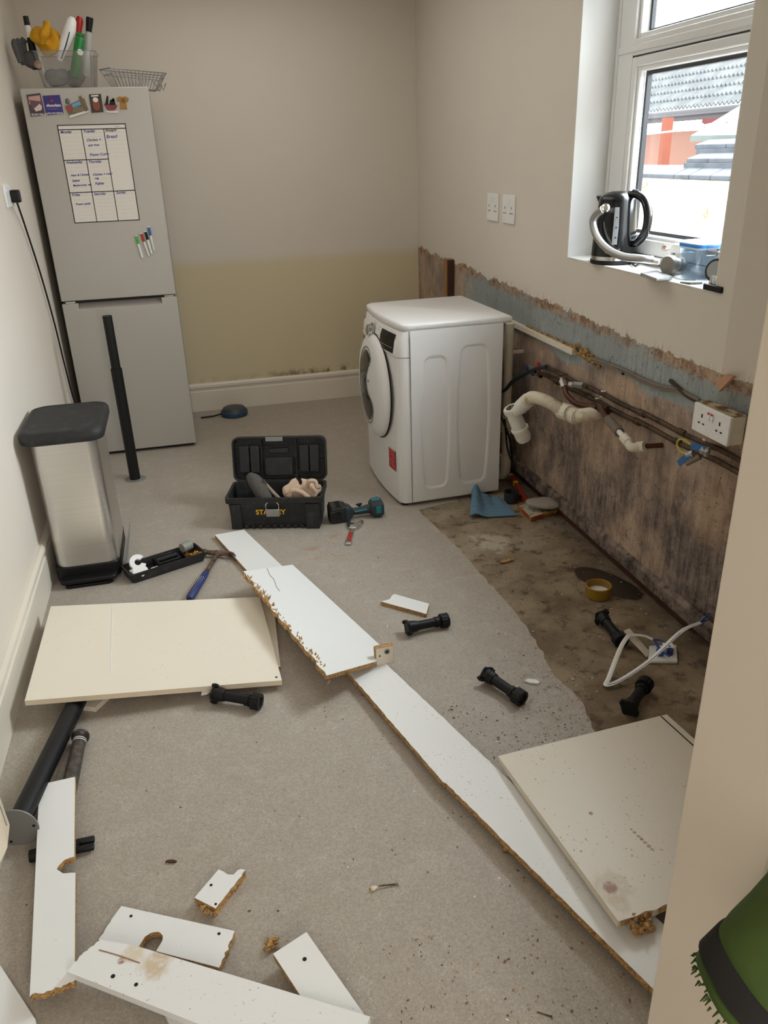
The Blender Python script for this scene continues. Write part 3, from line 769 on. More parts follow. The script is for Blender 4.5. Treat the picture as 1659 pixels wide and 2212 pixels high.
m.tube(spline([yc + V((-.03, -.03, -.02)), yc + V((.0, -.055, .02)), yc + V((.012, -.04, .06))]), .016, 8); m.rough(.008, 25)
tag(m.build('duster', M_yellow, ang=80), 'bright yellow cloth bunched up in the clear box', 'cloth')
br = thing('scrubbing_brush', 'white scrubbing brush with dark stripe standing in the clear box', 'brush', FT(130, 150, 4.68))
A, B = FT(157, 38, 4.70), FT(128, 132, 4.68); d = B - A
MB().tube([A, A + d * .06, A + d * .3 + V((.005, 0, 0)), A + d * .6, A + d * .85, B], [.012, .022, .030, .026, .018, .014], 16).build('handle', M_white, br, w=True)
MB().tube([A + d * .35 + V((.010, -.027, 0)), A + d * .65 + V((.012, -.024, 0)), A + d * .95 + V((.008, -.014, 0))], .003, 8).build('stripe', M('stripe_navy', srgb(40, 60, 84), .5), br, w=True)
rb = thing('handled_brush', 'red handled brush standing behind the green can', 'brush', FT(175, 70, 4.78))
A, B = FT(172, 36, 4.78), FT(166, 150, 4.78); d = B - A
MB().tube([A, A + d * .08, A + d * .3, A + d * .5], [.012, .019, .013, .014], 14).build('handle', M_red, rb, w=True); MB().tube([A + d * .5, B], [.017, .017], 14).build('head', M_white, rb, w=True)
gc = thing('spray_can', 'green and white spray can leaning in the clear box', 'can', FT(160, 165, 4.69))
A, B = FT(173, 82, 4.69), FT(161, 166, 4.69); d = B - A
MB().tube([A - d * .05, A, A + d * .03, B], [.014, .020, .0235, .0235], 24).build('body', M_green, gc, w=True)
MB().tube([A - d * .12, A - d * .04], [.018, .018], 20).build('cap', M_green, gc, w=True)
q = A + d * .38 + V((.012, -.0215, 0))
MB().lathe([(0.014, 0), (.014, .002)], q, (.35, -1, .1), 20).build('label', M_white, gc, w=True)
sb = thing('spray_bottle', 'pale bottle with black cap at the right of the clear box', 'bottle', FT(190, 150, 4.76))
A, B = FT(194, 38, 4.76), FT(184, 165, 4.76); d = B - A
MB().tube([A + d * .22, A + d * .3, B], [.011, .018, .022], 18).build('body', M('frosted_grey', srgb(170, 172, 168), .3), sb, w=True)
MB().tube([A, A + d * .05, A + d * .24], [.017, .0175, .014], 12).build('cap', M_black, sb, w=True)
# bundle of grey stuff in the tub
m = MB(); m.ball((-.47, 4.73, ZF + .055), .05, 3, (1.1, .9, .9), jit=.02); m.ball((-.40, 4.75, ZF + .05), .05, 3, (1.1, .8, .85), jit=.02, js=15)
tag(m.build('cleaning_cloth', M('grey_wipe', srgb(96, 96, 98), .85, var=.2)), 'grey cloth crumpled in the bottom of the clear box', 'cloth')
sc = MB().lathe([(.001, 0), (.018, .004), (.02, .012), (.012, .018), (.001, .019)], FT(84, 141, 4.665), (-.1, -1, .3), 20, False, False).build('pan_scourer', M('coppery_scourer', srgb(168, 138, 120), .4, .5, var=.3, scale=90))
tag(sc, 'small coppery scourer showing through the front of the clear box', 'scourer')
# wire basket
wb = thing('wire_basket', 'wire dish basket overhanging the right of the fridge top', 'basket', (-.1, 4.85, ZF))
T = [FT(192, 143, 4.72), FT(352, 150, 5.02), FT(360, 168, 4.88), FT(222, 160, 4.63)]
bz = ZF + .004
Bm = [V((-.22, 4.72, bz)), V((-.02, 4.98, bz)), V((-.0, 4.90, bz)), V((-.19, 4.66, bz))]
T = [V((-.27, 4.72, ZF + .085)), V((.03, 5.05, ZF + .085)), V((.055, 4.93, ZF + .085)), V((-.215, 4.63, ZF + .085))]
MB().tube(T, .0028, 6, closed=True).build('rim', M_alu, wb, w=True)
MB().tube([t.lerp(b_, .3) for t, b_ in zip(T, Bm)], .002, 6, closed=True).build('rim', M_alu, wb, w=True)
m = MB()
for i in range(15):
    t = i / 14
    m.tube([T[0].lerp(T[1], t), Bm[0].lerp(Bm[1], t), Bm[3].lerp(Bm[2], t), T[3].lerp(T[2], t)], .0021, 5)
for i in range(4):
    t = (i + .5) / 4; m.tube([T[0].lerp(T[3], t), Bm[0].lerp(Bm[3], t), Bm[1].lerp(Bm[2], t), T[1].lerp(T[2], t)], .0016, 5)
m.build('wires', M_alu, wb, w=True)
m = MB()
for i in range(3):
    t = .5 + i * .05
    c0 = T[0].lerp(T[1], t).lerp(T[3].lerp(T[2], t), .5); m.tube([c0 + V((.02 * math.cos(a), .01 * math.sin(a), -.035 + .03 * math.sin(a))) for a in [k2 * PI / 8 for k2 in range(16)]], .0016, 5, closed=True)
m.build('cutlery_loops', M_alu, wb, w=True)
for q in (Bm[1], Bm[2]): MB().tube([q + V((0, 0, .05)), q + V((.03, 0, -.0)), q + V((.045, -.01, .03))], .003, 6).build('hook', M_alu, wb, w=True)

# ------------------------------------------------------------------ socket, plug and cable on the left wall
y0, z0 = 3.945, 1.437
ls = thing('wall_socket', 'white single socket on the left wall beside the fridge', 'socket', (XL, y0, z0))
MB().b2((XL, y0 - .075, z0 - .045), (XL + .01, y0 + .075, z0 + .045)).build('faceplate', M_white, ls, w=True, bevel=.003)
MB().b2((XL + .01, y0 - .05, z0 + .015), (XL + .013, y0 - .038, z0 + .03)).build('switch', M_white, ls, w=True)
pc = thing('power_plug', 'black plug in the left wall socket with cable running down behind the fridge', 'plug', (XL + .01, y0 + .04, z0))
MB().prism(rrect(y0 + .015, z0 - .03, y0 + .065, z0 + .022, .012), 0, .036, Matrix(((0, 0, 1, XL + .0102), (1, 0, 0, 0), (0, 1, 0, 0), (0, 0, 0, 1)))).build('plug_body', M_black, pc, w=True, bevel=.005)
cp = [(XL + .028, y0 + .04, z0 - .03), (XL + .026, 4.06, 1.3), (XL + .018, 4.16, 1.05), (XL + .014, 4.3, .75), (XL + .014, 4.42, .5), (XL + .02, 4.52, .30), (XL + .03, 4.64, .1), (XL + .02, 4.9, .02)]
cp = [onx(XL + .014, *q) for q in ((38, 434), (58, 500), (90, 600), (118, 700), (140, 790), (162, 872))]; cp[0] = V((XL + .028, y0 + .04, z0 - .028)); cp += [V((XL + .014, 4.8, .12)), V((XL + .014, 5.0, .02))]
MB().tube(spline(cp), .0042, 8).build('cable', M_black, pc, w=True)

# two white sockets on the right wall
for i, (yy, zz) in enumerate(((3.972, 1.292), (3.765, 1.292))):
    s = thing('wall_socket', ('white double socket on the right wall, the one further from the window', 'white double socket on the right wall, the one nearer the window')[i], 'socket', (XR, yy, zz), group='white sockets on the right wall')
    MB().b2((XR - .009, yy - .073, zz - .065), (XR, yy + .073, zz + .065)).build('faceplate', M_white, s, w=True, bevel=.003)
    for sg in (-1, 1):
        MB().b2((XR - .013, yy + sg * .018 - .007, zz + .025), (XR - .008, yy + sg * .018 + .007, zz + .045)).build('switch', M_white, s, w=True, bevel=.001)
        for (dy, dz, w_, h_) in ((0, .006, .006, .011), (-.011, -.018, .01, .005), (.011, -.018, .01, .005)):
            MB().b2((XR - .0094, yy + sg * .04 + dy - w_ / 2, zz + dz - h_ / 2), (XR - .0085, yy + sg * .04 + dy + w_ / 2, zz + dz + h_ / 2)).build('pin_hole', M_dark, s, w=True)

# ------------------------------------------------------------------ washing machine
A_WM = math.radians(2.0)
wm = thing('washing_machine', 'white front loading washing machine pulled out from the wall, door facing left', 'washing machine', (.879, 3.353, 0), A_WM)
wm.scale = (1.015, 1.01, 1.022)
WD, WW = .494, .605     # depth (local x), width (local y)
def front_x(y):         # bulging front, rounded corners
    t = (2 * y / WW - 1); b = -.022 * (1 - t * t)
    e = min(y, WW - y); r = .035
    if e < r: b += r - math.sqrt(max(0, r * r - (r - e) ** 2))
    return b
def plan(off=0.0, n=40):
    ys = [WW * (.5 - .5 * math.cos(PI * i / n)) for i in range(n + 1)]
    return [(front_x(y) + off, y) for y in ys][::-1] + [(WD, 0), (WD, WW)]
MB().prism(plan(.003), .018, .705).build('cabinet', M_applw, wm, ang=25)
# control fascia, leaning back towards the top
rings = []
for z, off in ((.708, .0), (.72, -.004), (.775, .004), (.815, .020), (.822, .03)):
    rings.append([(x + (off if x < .3 else 0), y, z) for x, y in plan(0)])
MB().loft(rings).build('control_fascia', M_applw, wm, ang=25)
lidp = [(x + .022 if x < .3 else x + .036, y) for x, y in plan(0)]
def lidring(ins, z): return [(.25 + (x - .25) * (1 - ins / .25), WW / 2 + (y - WW / 2) * (1 - ins / .3), z) for x, y in lidp]
MB().loft([lidring(.002, .8222), lidring(-.002, .826), lidring(-.003, .842), lidring(0, .848), lidring(.008, .8515)]).build('top_panel', M_applw, wm, ang=50)
# side panel with two pressed ribs
def inside(px, pz, cx, wmid, wend, z0, z1):
    # signed distance-like value (>0 inside) of a barrel-shaped rounded panel
    t = (pz - (z0 + z1) / 2) / ((z1 - z0) / 2)
    hw = wend + (wmid - wend) * max(0, 1 - t * t)
    dx = hw - abs(px - cx); dz = min(pz - z0, z1 - pz); r = .03
    if dx < r and dz < r: return r - math.hypot(r - dx, r - dz)
    return min(dx, dz)
def side_h(u, v):
    x = .055 + (WD - .058) * u; z = .024 + .68 * v + .1 * v
    d = max(inside(x, z, .17, .066, .05, .085, .70), inside(x, z, .355, .076, .058, .085, .735))
    h = 0
    if d > -.006:
        s = min(1, max(0, (d + .006) / .012)); h = .006 * s * s * (3 - 2 * s)
        h += .0022 * math.exp(-((d + .008) / .004) ** 2)
    return (x, -.0012 - .0025 + h - .0022, z)
m = MB(); m.grid(side_h, 150, 190); m.build('side_panel', M_applw, wm, ang=60)
MB().b2((.052, -.0035, .02), (.0545, .002, .82)).build('panel_seam', M('seam_shadow_grey', srgb(170, 168, 166), .5), wm)  # thin grey strip along the panel seam
# door
dc = V((-.020, .305, .515)); dr = .243
door = MB().lathe([(dr, .0), (dr, .010), (dr - .010, .022), (dr - .030, .032), (dr - .075, .038), (.08, .043), (.001, .044)], dc, (-1, 0, 0), 64, False, False).build('door', M_applw, wm, ang=40)
MB().lathe([(dr + .006, .001), (dr + .006, .006), (dr, .006)], dc + V((.004, 0, 0)), (-1, 0, 0), 64, False, False).build('door_gap', M_dark, door)
def dome(a, b):
    r = math.hypot(a, b) * dr
    prof = [(0, .044), (.08, .043), (dr - .075, .038), (dr - .03, .032), (dr - .01, .022)]
    h = prof[-1][1]
    for (r0, h0), (r1, h1) in zip(prof, prof[1:]):
        if r0 <= r <= r1: h = h0 + (h1 - h0) * (r - r0) / (r1 - r0); break
    return h
gp = [(0.05, .76), (.16, .70), (.24, .60), (.18, .50), (.02, .40), (-.06, .27), (-.06, .1), (-.03, -.02), (.05, -.12), (.22, -.20), (.31, -.29), (.32, -.42), (.2, -.62), (.02, -.74), (-.15, -.76), (-.36, -.64), (-.52, -.46), (-.61, -.22), (-.62, .0), (-.58, .28), (-.46, .53), (-.30, .68), (-.12, .76)]
gp = [(p.x, p.y) for p in spline([V((a, b, 0)) for a, b in gp + gp[:1]], 4)[:-1]]
cen = (-.28, -.05)
m = MB(); rr = []
for k_ in range(0, 9):
    t = 1 - k_ / 8 * .999
    rr.append([V(dc) + V((-(dome(cen[0] + (a - cen[0]) * t, cen[1] + (b - cen[1]) * t) + (.0022 if k_ else -.004) + .004 * math.sin(PI * min(1, k_ / 16))), -(cen[0] + (a - cen[0]) * t) * dr, (cen[1] + (b - cen[1]) * t) * dr)) for a, b in gp])
m.loft(rr, cap=False); m.build('door_window', M_dglass, door, ang=60)
m = MB(); m.tube([V(dc) + V((-(dome(a, b) + .0015), -a * dr, b * dr)) for a, b in gp], .003, 6, closed=True); m.build('window_trim', M_grey, door)
MB().lathe([(.006, 0), (.006, .002)], V(dc) + V((-(dome(.06, .12) - .0005), -.06 * dr, .12 * dr)), (-1, 0, 0), 12).build('catch_mark', M('dark_red_dot', srgb(70, 30, 26), .4), door)
# knob, display, badges
fx = front_x(.30) - .001
MB().lathe([(.034, 0), (.034, .004), (.027, .006), (.025, .024), (.020, .027), (.001, .027)], (fx, .335, .773), (-1, 0, .12), 36, False, False).build('programme_knob', M_chrome, wm)
def on_front(name, y0_, y1_, z0_, z1_, mat, off=.0025, n=10):
    def f(u, v):
        y = y0_ + (y1_ - y0_) * u; z = z0_ + (z1_ - z0_) * v
        lean = 0
        if z > .72: lean = -.004 + .008 * min(1, (z - .72) / .055) + (.016 * (z - .775) / .04 if z > .775 else 0)
        return (front_x(y) + lean - off, y, z)
    return MB().grid(f, n, 6).build(name, mat, wm)
on_front('display', .045, .215, .722, .802, M_blackg)
on_front('display_print', .06, .20, .742, .745, M_grey, .003)
for z in (.80, .79, .765, .745): on_front('programme_print', .235, .265, z - .001, z + .001, M_grey, .003, 3)
on_front('drawer_line', .39, .60, .742, .7435, M('line_grey', srgb(120, 120, 120), .5), .003)
on_front('badge', .555, .575, .785, .80, M_grey, .003, 4)
st_ = on_front('energy_sticker', .055, .135, .165, .262, M_red, .0015)
st_['label'] = 'red sticker with white print low on the front'
for i, z in enumerate((.25, .235, .222, .205, .19, .18)): on_front('sticker_print', .065, .125 - .015 * (i % 3), z, z + .003, M('pale_pink_print', srgb(226, 160, 150), .5), .0022, 4)
on_front('energy_sticker', .565, .595, .655, .70, M('pale_red_sticker', srgb(196, 110, 100), .5), .0015, 4)
on_front('sticker_band', .055, .135, .262, .268, M_white, .0016, 4)
for x in (.03, WD - .04):
    for y in (.04, WW - .05): MB().cyl((x, y, .001), (x, y, .03), .02).build('foot', M_black, wm)
# waste pipe and hoses behind the machine
sp = thing('standpipe', 'off white vertical waste standpipe behind the washing machine', 'pipe', (1.478, 3.53, 0))
MB().tube([(1.478, 3.53, .10), (1.478, 3.53, .80)], .020, 20).build('pipe', M_white_d, sp, w=True)
MB().tube([(1.478, 3.53, .26), (1.478, 3.53, .34)], .027, 20).build('coupling', M_white_d, sp, w=True)
MB().tube(spline([(1.478, 3.53, .14), (1.478, 3.53, .06), (1.47, 3.54, .03), (1.45, 3.56, .028)]), .028, 18).build('trap_bend', M_white_d, sp, w=True)
MB().b2((1.498, 3.522, .655), (1.553, 3.538, .668)).build('pipe_clip', M_white_d, sp, w=True)
hp = spline([onx(1.50, 1180, 792), onx(1.50, 1150, 800), onx(1.47, 1110, 822), onx(1.44, 1085, 845), V((1.425, 3.70, .45)), V((1.40, 3.8, .3))])
tag(MB().tube(hp, .009, 10).build('inlet_hose', M('blue_black_hose', srgb(34, 46, 56), .5)), 'dark blue water hose running from the blue tap behind the washing machine', 'hose')
hp = spline([V((1.43, 3.44, .36)), V((1.44, 3.42, .22)), V((1.455, 3.40, .16)), V((1.47, 3.43, .17)), V((1.46, 3.45, .26)), V((1.43, 3.52, .38))])
tag(MB().tube(hp, .005, 8).build('appliance_flex', M_black), 'thin black flex looped behind the washing machine beside the standpipe', 'cable')

# ------------------------------------------------------------------ pedal bin
pb = thing('pedal_bin', 'brushed steel pedal bin with black lid against the left wall', 'bin', (-.525, 3.215, 0))
MB().prism(rrect(-.640, 3.035, -.398, 3.40, .045, 8), .075, .60).build('body', M_steel, pb, w=True)
MB().prism(rrect(-.645, 3.03, -.398, 3.405, .03, 5), .012, .08).build('base', M_black, pb, w=True, bevel=.006)
MB().prism(rrect(-.630, 2.985, -.412, 3.06, .02, 5), .022, .040).build('pedal', M_black, pb, w=True, bevel=.005)
MB().prism(rrect(-.615, 2.99, -.43, 3.10, .02, 5), .002, .016).build('base_skid', M_black, pb, w=True)
lr = []
for ins, z in ((.0, .598), (-.003, .606), (-.003, .630), (.004, .642), (.016, .646), (.022, .643), (.024, .643)):
    lr.append([(p[0], p[1], z) for p in rrect(-.672 + ins, 3.018 + ins, -.370 - ins, 3.425 - ins, .06 - ins * .5, 8)])
MB().loft(lr).build('lid', M_blackr, pb, w=True, ang=50)
tp = thing('metal_offcut', 'thin dark grey metal plate standing against the foot of the pedal bin', 'metal plate', (-.385, 3.13, 0))
MB().loft([[(-.392, 3.06, .002), (-.384, 3.10, .002), (-.366, 3.36, .10), (-.384, 3.06, .06)], [(-.389, 3.06, .002), (-.381, 3.10, .002), (-.363, 3.36, .10), (-.381, 3.06, .06)]]).build('plate', M_grey, tp, w=True, smooth=False)

# ------------------------------------------------------------------ worktop legs
wl = thing('worktop_leg', 'black tubular worktop leg standing upright on its grey disc in front of the fridge', 'leg', (-.385, 4.16, 0), group=None)
MB().lathe([(.056, 0), (.056, .003), (.05, .006)], (-.385, 4.16, .0), n=36).build('base_disc', M_grey, wl, w=True)
MB().cyl((-.385, 4.16, .004), (-.385, 4.16, .605), .0278, n=28).build('outer_tube', M_black, wl, w=True)
MB().cyl((-.385, 4.16, .6), (-.385, 4.16, .868), .0228, n=28).build('inner_tube', M_black, wl, w=True)
p0 = onz(.055, 34, 1790); p1 = onz(.034, 166, 1514); d = (p1 - p0).normalized(); p1 = p0 + d * .62
p0.z = .056; p1.z = .0278
wl = thing('worktop_leg', 'black tubular worktop leg lying on the floor under the cream door, grey disc towards us', 'leg', (p0.x, p0.y, 0))
d = (p1 - p0).normalized()
MB().tube([p0 + d * .004, p1], .0275, 28).build('tube', M_black, wl, w=True)
db = MB().lathe([(.056, 0), (.056, .004), (.05, .007)], p0, d, 40).build('base_disc', M_grey, wl, w=True)
q = frame(d)
for a in (40, 160, 280):
    c0 = p0 + q @ V((.045 * math.cos(math.radians(a)), .045 * math.sin(math.radians(a)), -.0006))
    MB().lathe([(.004, 0), (.004, .001)], c0, d, 10).build('screw_hole', M_dark, db, w=True)

# plastic cabinet legs (one built, the rest copied)
def cabinet_leg():
    t = thing('cabinet_leg', 'black plastic cabinet leg lying beside the small white offcut, flange to the left', 'leg', (0, 0, 0), group='black plastic cabinet legs')
    L = .158
    sh = MB(); sh.tube([(-L / 2 + .02, 0, 0), (L / 2 - .02, 0, 0)], [.0165, .0155], 20)
    sh.tube([(-L / 2 + .018, 0, 0), (-L / 2 + .04, 0, 0)], [.022, .019], 20); sh.tube([(L / 2 - .05, 0, 0), (L / 2 - .036, 0, 0)], [.019, .019], 20)
    sh.build('shaft', M_black, t)
    fl = MB(); pts = []
    for i in range(48):
        a = 2 * PI * i / 48; r = .024 + .009 * max(0, math.cos(2 * a)) ** 3 + .005 * max(0, math.cos(2 * a + PI)) ** 4; pts.append((r * math.cos(a), r * math.sin(a)))
    mt = Matrix(((0, 0, 1, -L / 2), (1, 0, 0, 0), (0, 1, 0, 0), (0, 0, 0, 1)))
    fl.prism(pts, 0, .007, mt)
    fl.tube([(-L / 2 + .004, 0, 0), (-L / 2 + .022, 0, 0)], [.0235, .022], 20)
    for s in (-1, 1): fl.cyl((-L / 2 - .006, s * .026, 0), (-L / 2 + .014, s * .026, 0), .0055, n=12)
    fl.build('socket_flange', M_black, t)
    ft = MB(); pts = []
    for i in range(60):
        a = 2 * PI * i / 60; r = .0245 + (.0016 if i % 4 < 2 else 0); pts.append((r * math.cos(a), r * math.sin(a)))
    mt = Matrix(((0, 0, 1, L / 2 - .028), (1, 0, 0, 0), (0, 1, 0, 0), (0, 0, 0, 1)))
    ft.prism(pts, 0, .022, mt)
    ft.lathe([(.0245, 0), (.026, .001), (.026, .006), (.017, .006), (.015, -.004), (.001, -.004)], (L / 2 - .006, 0, 0), (1, 0, 0), 32, False, False)
    ft.build('foot', M_black, t)
    return t
leg0 = cabinet_leg()
LEGS = [((885, 1355), (960, 1340), None, 0.4, .031, .027),
        ((1058, 1462), (1118, 1503), 'black plastic cabinet leg on the lino near the torn edge, beside the broken white chip', .2, .033, .027),
        ((1302, 1335), (1340, 1382), 'black plastic cabinet leg on the bare screed, touching the loop of white cable', .9, .033, .028),
        ((1362, 1525), (1392, 1480), 'black plastic cabinet leg on the bare screed just above the dirty cream panel', .5, .033, .028),
        ((472, 1500), (552, 1515), 'black plastic cabinet leg in front of the long edge of the cream door', 1.2, .033, .027)]
for i, (a, b, lab, roll, za, zb) in enumerate(LEGS):
    A, B = onz(za, *a), onz(zb, *b); c = (A + B) / 2; d = (B - A).normalized()
    ry = -math.asin(d.z); rz = math.atan2(d.y, d.x)
    rot = (Matrix.Rotation(rz, 3, 'Z') @ Matrix.Rotation(ry, 3, 'Y') @ Matrix.Rotation(roll, 3, 'X')).to_euler()
    if i == 0: leg0.location = c; leg0.rotation_euler = rot
    else: dup(leg0, c, rot, lab)

# ------------------------------------------------------------------ boards and offcuts
def jag(pts, which, amp, n=14, seed=0):
    """subdivide and roughen chosen edges (indices) of an outline of 3-D points"""
    out = []; k = len(pts)
    for i in range(k):
        a, b = pts[i], pts[(i + 1) % k]; out.append(a.copy())
        if i in which:
            d = (b - a); nrm = V((-d.y, d.x, 0)).normalized()
            for j in range(1, n):
                q = a.lerp(b, j / n); out.append(q + nrm * amp * mnoise.noise(V((j * 1.7 + seed, seed * 3.1, 0))) * 2)
    return out
def board(name, label, cat, pts, th, face=None, edge=None, group=None, holes=(), zc=None, lip=()):
    """pts: outline of the top (3-D). parts: laminate top sheet and core"""
    c = sum(pts, V()) / len(pts)
    t = thing(name, label, cat, (c.x, c.y, c.z - th), group=group)
    n = V((0, 0, 0))
    for i in range(len(pts)):
        a, b = pts[i] - c, pts[(i + 1) % len(pts)] - c; n += a.cross(b)
    n.normalize()
    if n.z < 0: n = -n; pts = pts[::-1]
    # flatten onto the mean plane
    P = [p - n * (p - c).dot(n) for p in pts]
    def slab(m, top, bot):
        a = [m.bm.verts.new(p - n * bot) for p in P]; b = [m.bm.verts.new(p - n * top) for p in P]
        m.bm.faces.new(a[::-1]); m.bm.faces.new(b)
        for i in range(len(P)): m.bm.faces.new((a[i], a[(i + 1) % len(P)], b[(i + 1) % len(P)], b[i]))
    m = MB(); slab(m, 0, .0012); m.build('laminate_face', face or M_lam, t, w=True, smooth=False)
    m = MB(); slab(m, .0012, th); m.build('core', edge or M_chip, t, w=True, smooth=False)
    for (h, r) in holes:
        q = h - n * ((h - c).dot(n)); MB().lathe([(r, 0), (r, .0006)], q, n, 14).build('screw_hole', M_dark, t, w=True)
    return t, n
def onpl(c, n, u, v):
    d = ray(u, v); return CAM + d * ((c - CAM).dot(n) / d.dot(n))
def Z(z, *px): return [onz(z, *p) for p in px]

# cream kitchen door lying on the left
cd = [onz(.082, 110, 1311), onz(.034, 561, 1288), onz(.034, 609, 1471), onz(.094, 53, 1512)]
t, n = board('cabinet_door', 'large cream cabinet door lying flat on the left, on top of the fallen worktop leg', 'cabinet door', cd, .018, M_cream_lam, M('cream_edge_band', srgb(228, 214, 190), .45))
c = sum(cd, V()) / 4
MB().lathe([(.004, 0), (.004, .0008)], onpl(c, n, 597, 1463), n, 12).build('screw_hole', M_dark, t, w=True)
a, b = onpl(c, n, 242, 1308), onpl(c, n, 239, 1455)
MB().tube([a, b], .0016, 5).build('pale_scratch', M_white, t, w=True)
# darker board peeping out from under the right end of the cream door
pts = [onz(.014, 566, 1290), onz(.014, 590, 1300), onz(.014, 606, 1440), onz(.014, 570, 1440)]
board('plinth_strip', 'narrow cream strip showing under the right end of the cream door', 'board', pts, .012, M_cream_lam)
pts = Z(.02, (180, 1500), (235, 1500), (205, 1528), (172, 1524))
board('wood_block', 'small cream block under the near edge of the cream door', 'offcut', pts, .018, M_cream_lam, M_cream_lam)

# strip by the toolbox
pts = Z(.022, (464, 1155), (527, 1144), (628, 1240), (560, 1262))
board('plinth_strip', 'white strip of board pointing at the toolbox, its near end under the wide board', 'board', pts, .018)
# wide broken board in the middle
pts = [onz(.105, 525, 1236), onz(.055, 632, 1220), onz(.046, 824, 1395), onz(.052, 812, 1433), onz(.112, 706, 1456)]
pts = jag(pts, (4,), .007, 34, 3)
mc_ = sum(pts, V()) / len(pts)
mb_, n = board('broken_board', 'wide white board with a splintered left edge in the middle of the floor', 'board', pts, .016)
sm = MB(); random.seed(3)
e0, e1 = onpl(mc_, n, 528, 1242), onpl(mc_, n, 702, 1452)
for i in range(110):
    tt = random.random(); q = e0.lerp(e1, tt) + V((random.uniform(-.006, .012), random.uniform(-.004, .008), -.006))
    L = random.uniform(.003, .012) * (2.6 if abs(tt - .28) < .1 else 1.1); dd = V((random.uniform(-.4, 1), random.uniform(.2, 1), random.uniform(.3, 1))).normalized()
    sm.tube([q, q + dd * L * .6, q + dd * L + V((0, .004, 0))], [.0035, .003, .0015], 5)
sm.build('splinters', M_chip, mb_, w=True)['kind'] = 'stuff'
cr = [onpl(mc_, n, *p) + n * .0005 for p in ((577, 1228), (583, 1243), (592, 1252), (597, 1268), (604, 1277))]
MB().tube(cr, .0009, 4).build('crack', M('crack_brown', srgb(92, 70, 52), .8), mb_, w=True)
# small upright block screwed on the corner
bl = thing('chipboard_block', 'small upright cream block with a screw standing on the corner of the broken board', 'block', onz(.045, 833, 1425))
A = onz(.042, 812, 1432); B = onz(.042, 851, 1423); d = (B - A).normalized(); nn = V((d.y, -d.x, 0))
if nn.y > 0: nn = -nn
def obox(m, o, d, nn, l, th, z0, z1):
    p = [o, o + d * l, o + d * l - nn * th, o - nn * th]
    m.loft([[(q.x, q.y, z0) for q in p], [(q.x, q.y, z1) for q in p]])
l = (B - A).length
m = MB(); obox(m, A, d, nn, l, .018, .030, .096); m.build('core', M_chip, bl, w=True, smooth=False)
m = MB(); obox(m, A + nn * .001 + d * .002, d, nn, l - .003, .0012, .031, .0945); fc = m.build('front_face', M_cream_lam, bl, w=True, smooth=False)
q = A + d * l * .62 + nn * .0012; q.z = .077
MB().lathe([(.0095, 0), (.0095, .0016), (.004, .002)], q, nn, 20).build('screw_cap', M_grey, bl, w=True)
MB().lathe([(.0045, 0), (.0045, .003)], q, nn, 12).build('screw', M_dark, bl, w=True)
q = A + d * l * .22 + nn * .0012; q.z = .066
MB().lathe([(.003, 0), (.003, .0008)], q, nn, 10).build('screw_hole', M_dark, bl, w=True)

# long diagonal plinth strip
pts = [onz(.030, 750, 1450), onz(.030, 831, 1431), onz(.040, 1105, 1690), onz(.048, 1320, 1890), onz(.05, 1480, 2040), onz(.05, 1430, 2155), onz(.046, 1240, 1968), onz(.040, 965, 1693), onz(.042, 957, 1688)]
pts = jag(pts, (0, 1, 7, 8, 6), .0016, 34, 8)
ls_, n = board('plinth_board', 'long white speckled board running diagonally to the doorway, under the cream panel', 'board', pts, .018, M_lam_dirty)
m = MB(); random.seed(5)
e0, e1 = onz(.028, 752, 1452), onz(.028, 860, 1575)
for i in range(60):
    q = e0.lerp(e1, random.random()) + V((random.uniform(-.004, .002), random.uniform(-.003, .003), random.uniform(-.014, .0)))
    m.ball(q, random.uniform(.002, .005), 1)
m.build('crumbled_edge', M_chip, ls_, w=True)['kind'] = 'stuff'
# big cream panel on the right, lying on the strip
A = onz(.062, 1076, 1633); B = onz(.040, 1440, 1543); E_ = onz(.088, 1336, 1990); 
Dn = E_ + (B - A) * 1.0; Dn.z = .066
f1 = E_.lerp(Dn, .22)
pts = [A, B, B.lerp(Dn, .5), Dn, E_.lerp(Dn, .75), E_.lerp(Dn, .5), E_]
pts = jag(pts, (3, 4, 5), .004, 12, 2)
pc_ = sum(pts, V()) / len(pts); sq = [onz(.075, *p) - pc_ for p in ((1318, 1922), (1322, 1925), (1365, 1790), (1385, 1812), (1410, 1835), (1278, 1754), (1340, 1960))]
M_pan = lam_mat('cream_panel_stained', srgb(228, 219, 203), .6, 55, .62, stain=[(sq[1].x, sq[1].y, .055, srgb(200, 182, 150), .6), (sq[0].x, sq[0].y, .018, srgb(140, 78, 24), .9), *[(sq[2].x + (sq[4].x - sq[2].x) * t_, sq[2].y + (sq[4].y - sq[2].y) * t_ + j_, r_, srgb(150, 96, 44), .7) for t_, j_, r_ in ((0, .002, .004), (.12, -.001, .005), (.2, .003, .0045), (.33, 0, .006), (.42, -.004, .0045), (.5, .002, .0055), (.62, -.002, .006), (.7, .003, .005), (.82, .0, .0065), (.93, -.004, .005), (1, .003, .004))], (sq[5].x, sq[5].y, .007, srgb(140, 72, 40), .9), (sq[6].x, sq[6].y, .03, srgb(196, 176, 144), .5)])
pr_, n = board('stained_panel', 'large cream panel with brown stains lying across the long board by the doorway', 'panel', pts, .018, M_pan, M('cream_panel_edge', srgb(214, 205, 186), .5))
nd = (E_ - A).normalized(); off = (A - B).normalized() * .022
MB().tube([B + off + nd * .004 + n * .0004, B + off + nd * .55 + n * .0004], .0022, 5).build('groove', M_dark, pr_, w=True)
m = MB(); random.seed(9)
q0 = E_ + (Dn - E_).normalized() * .05
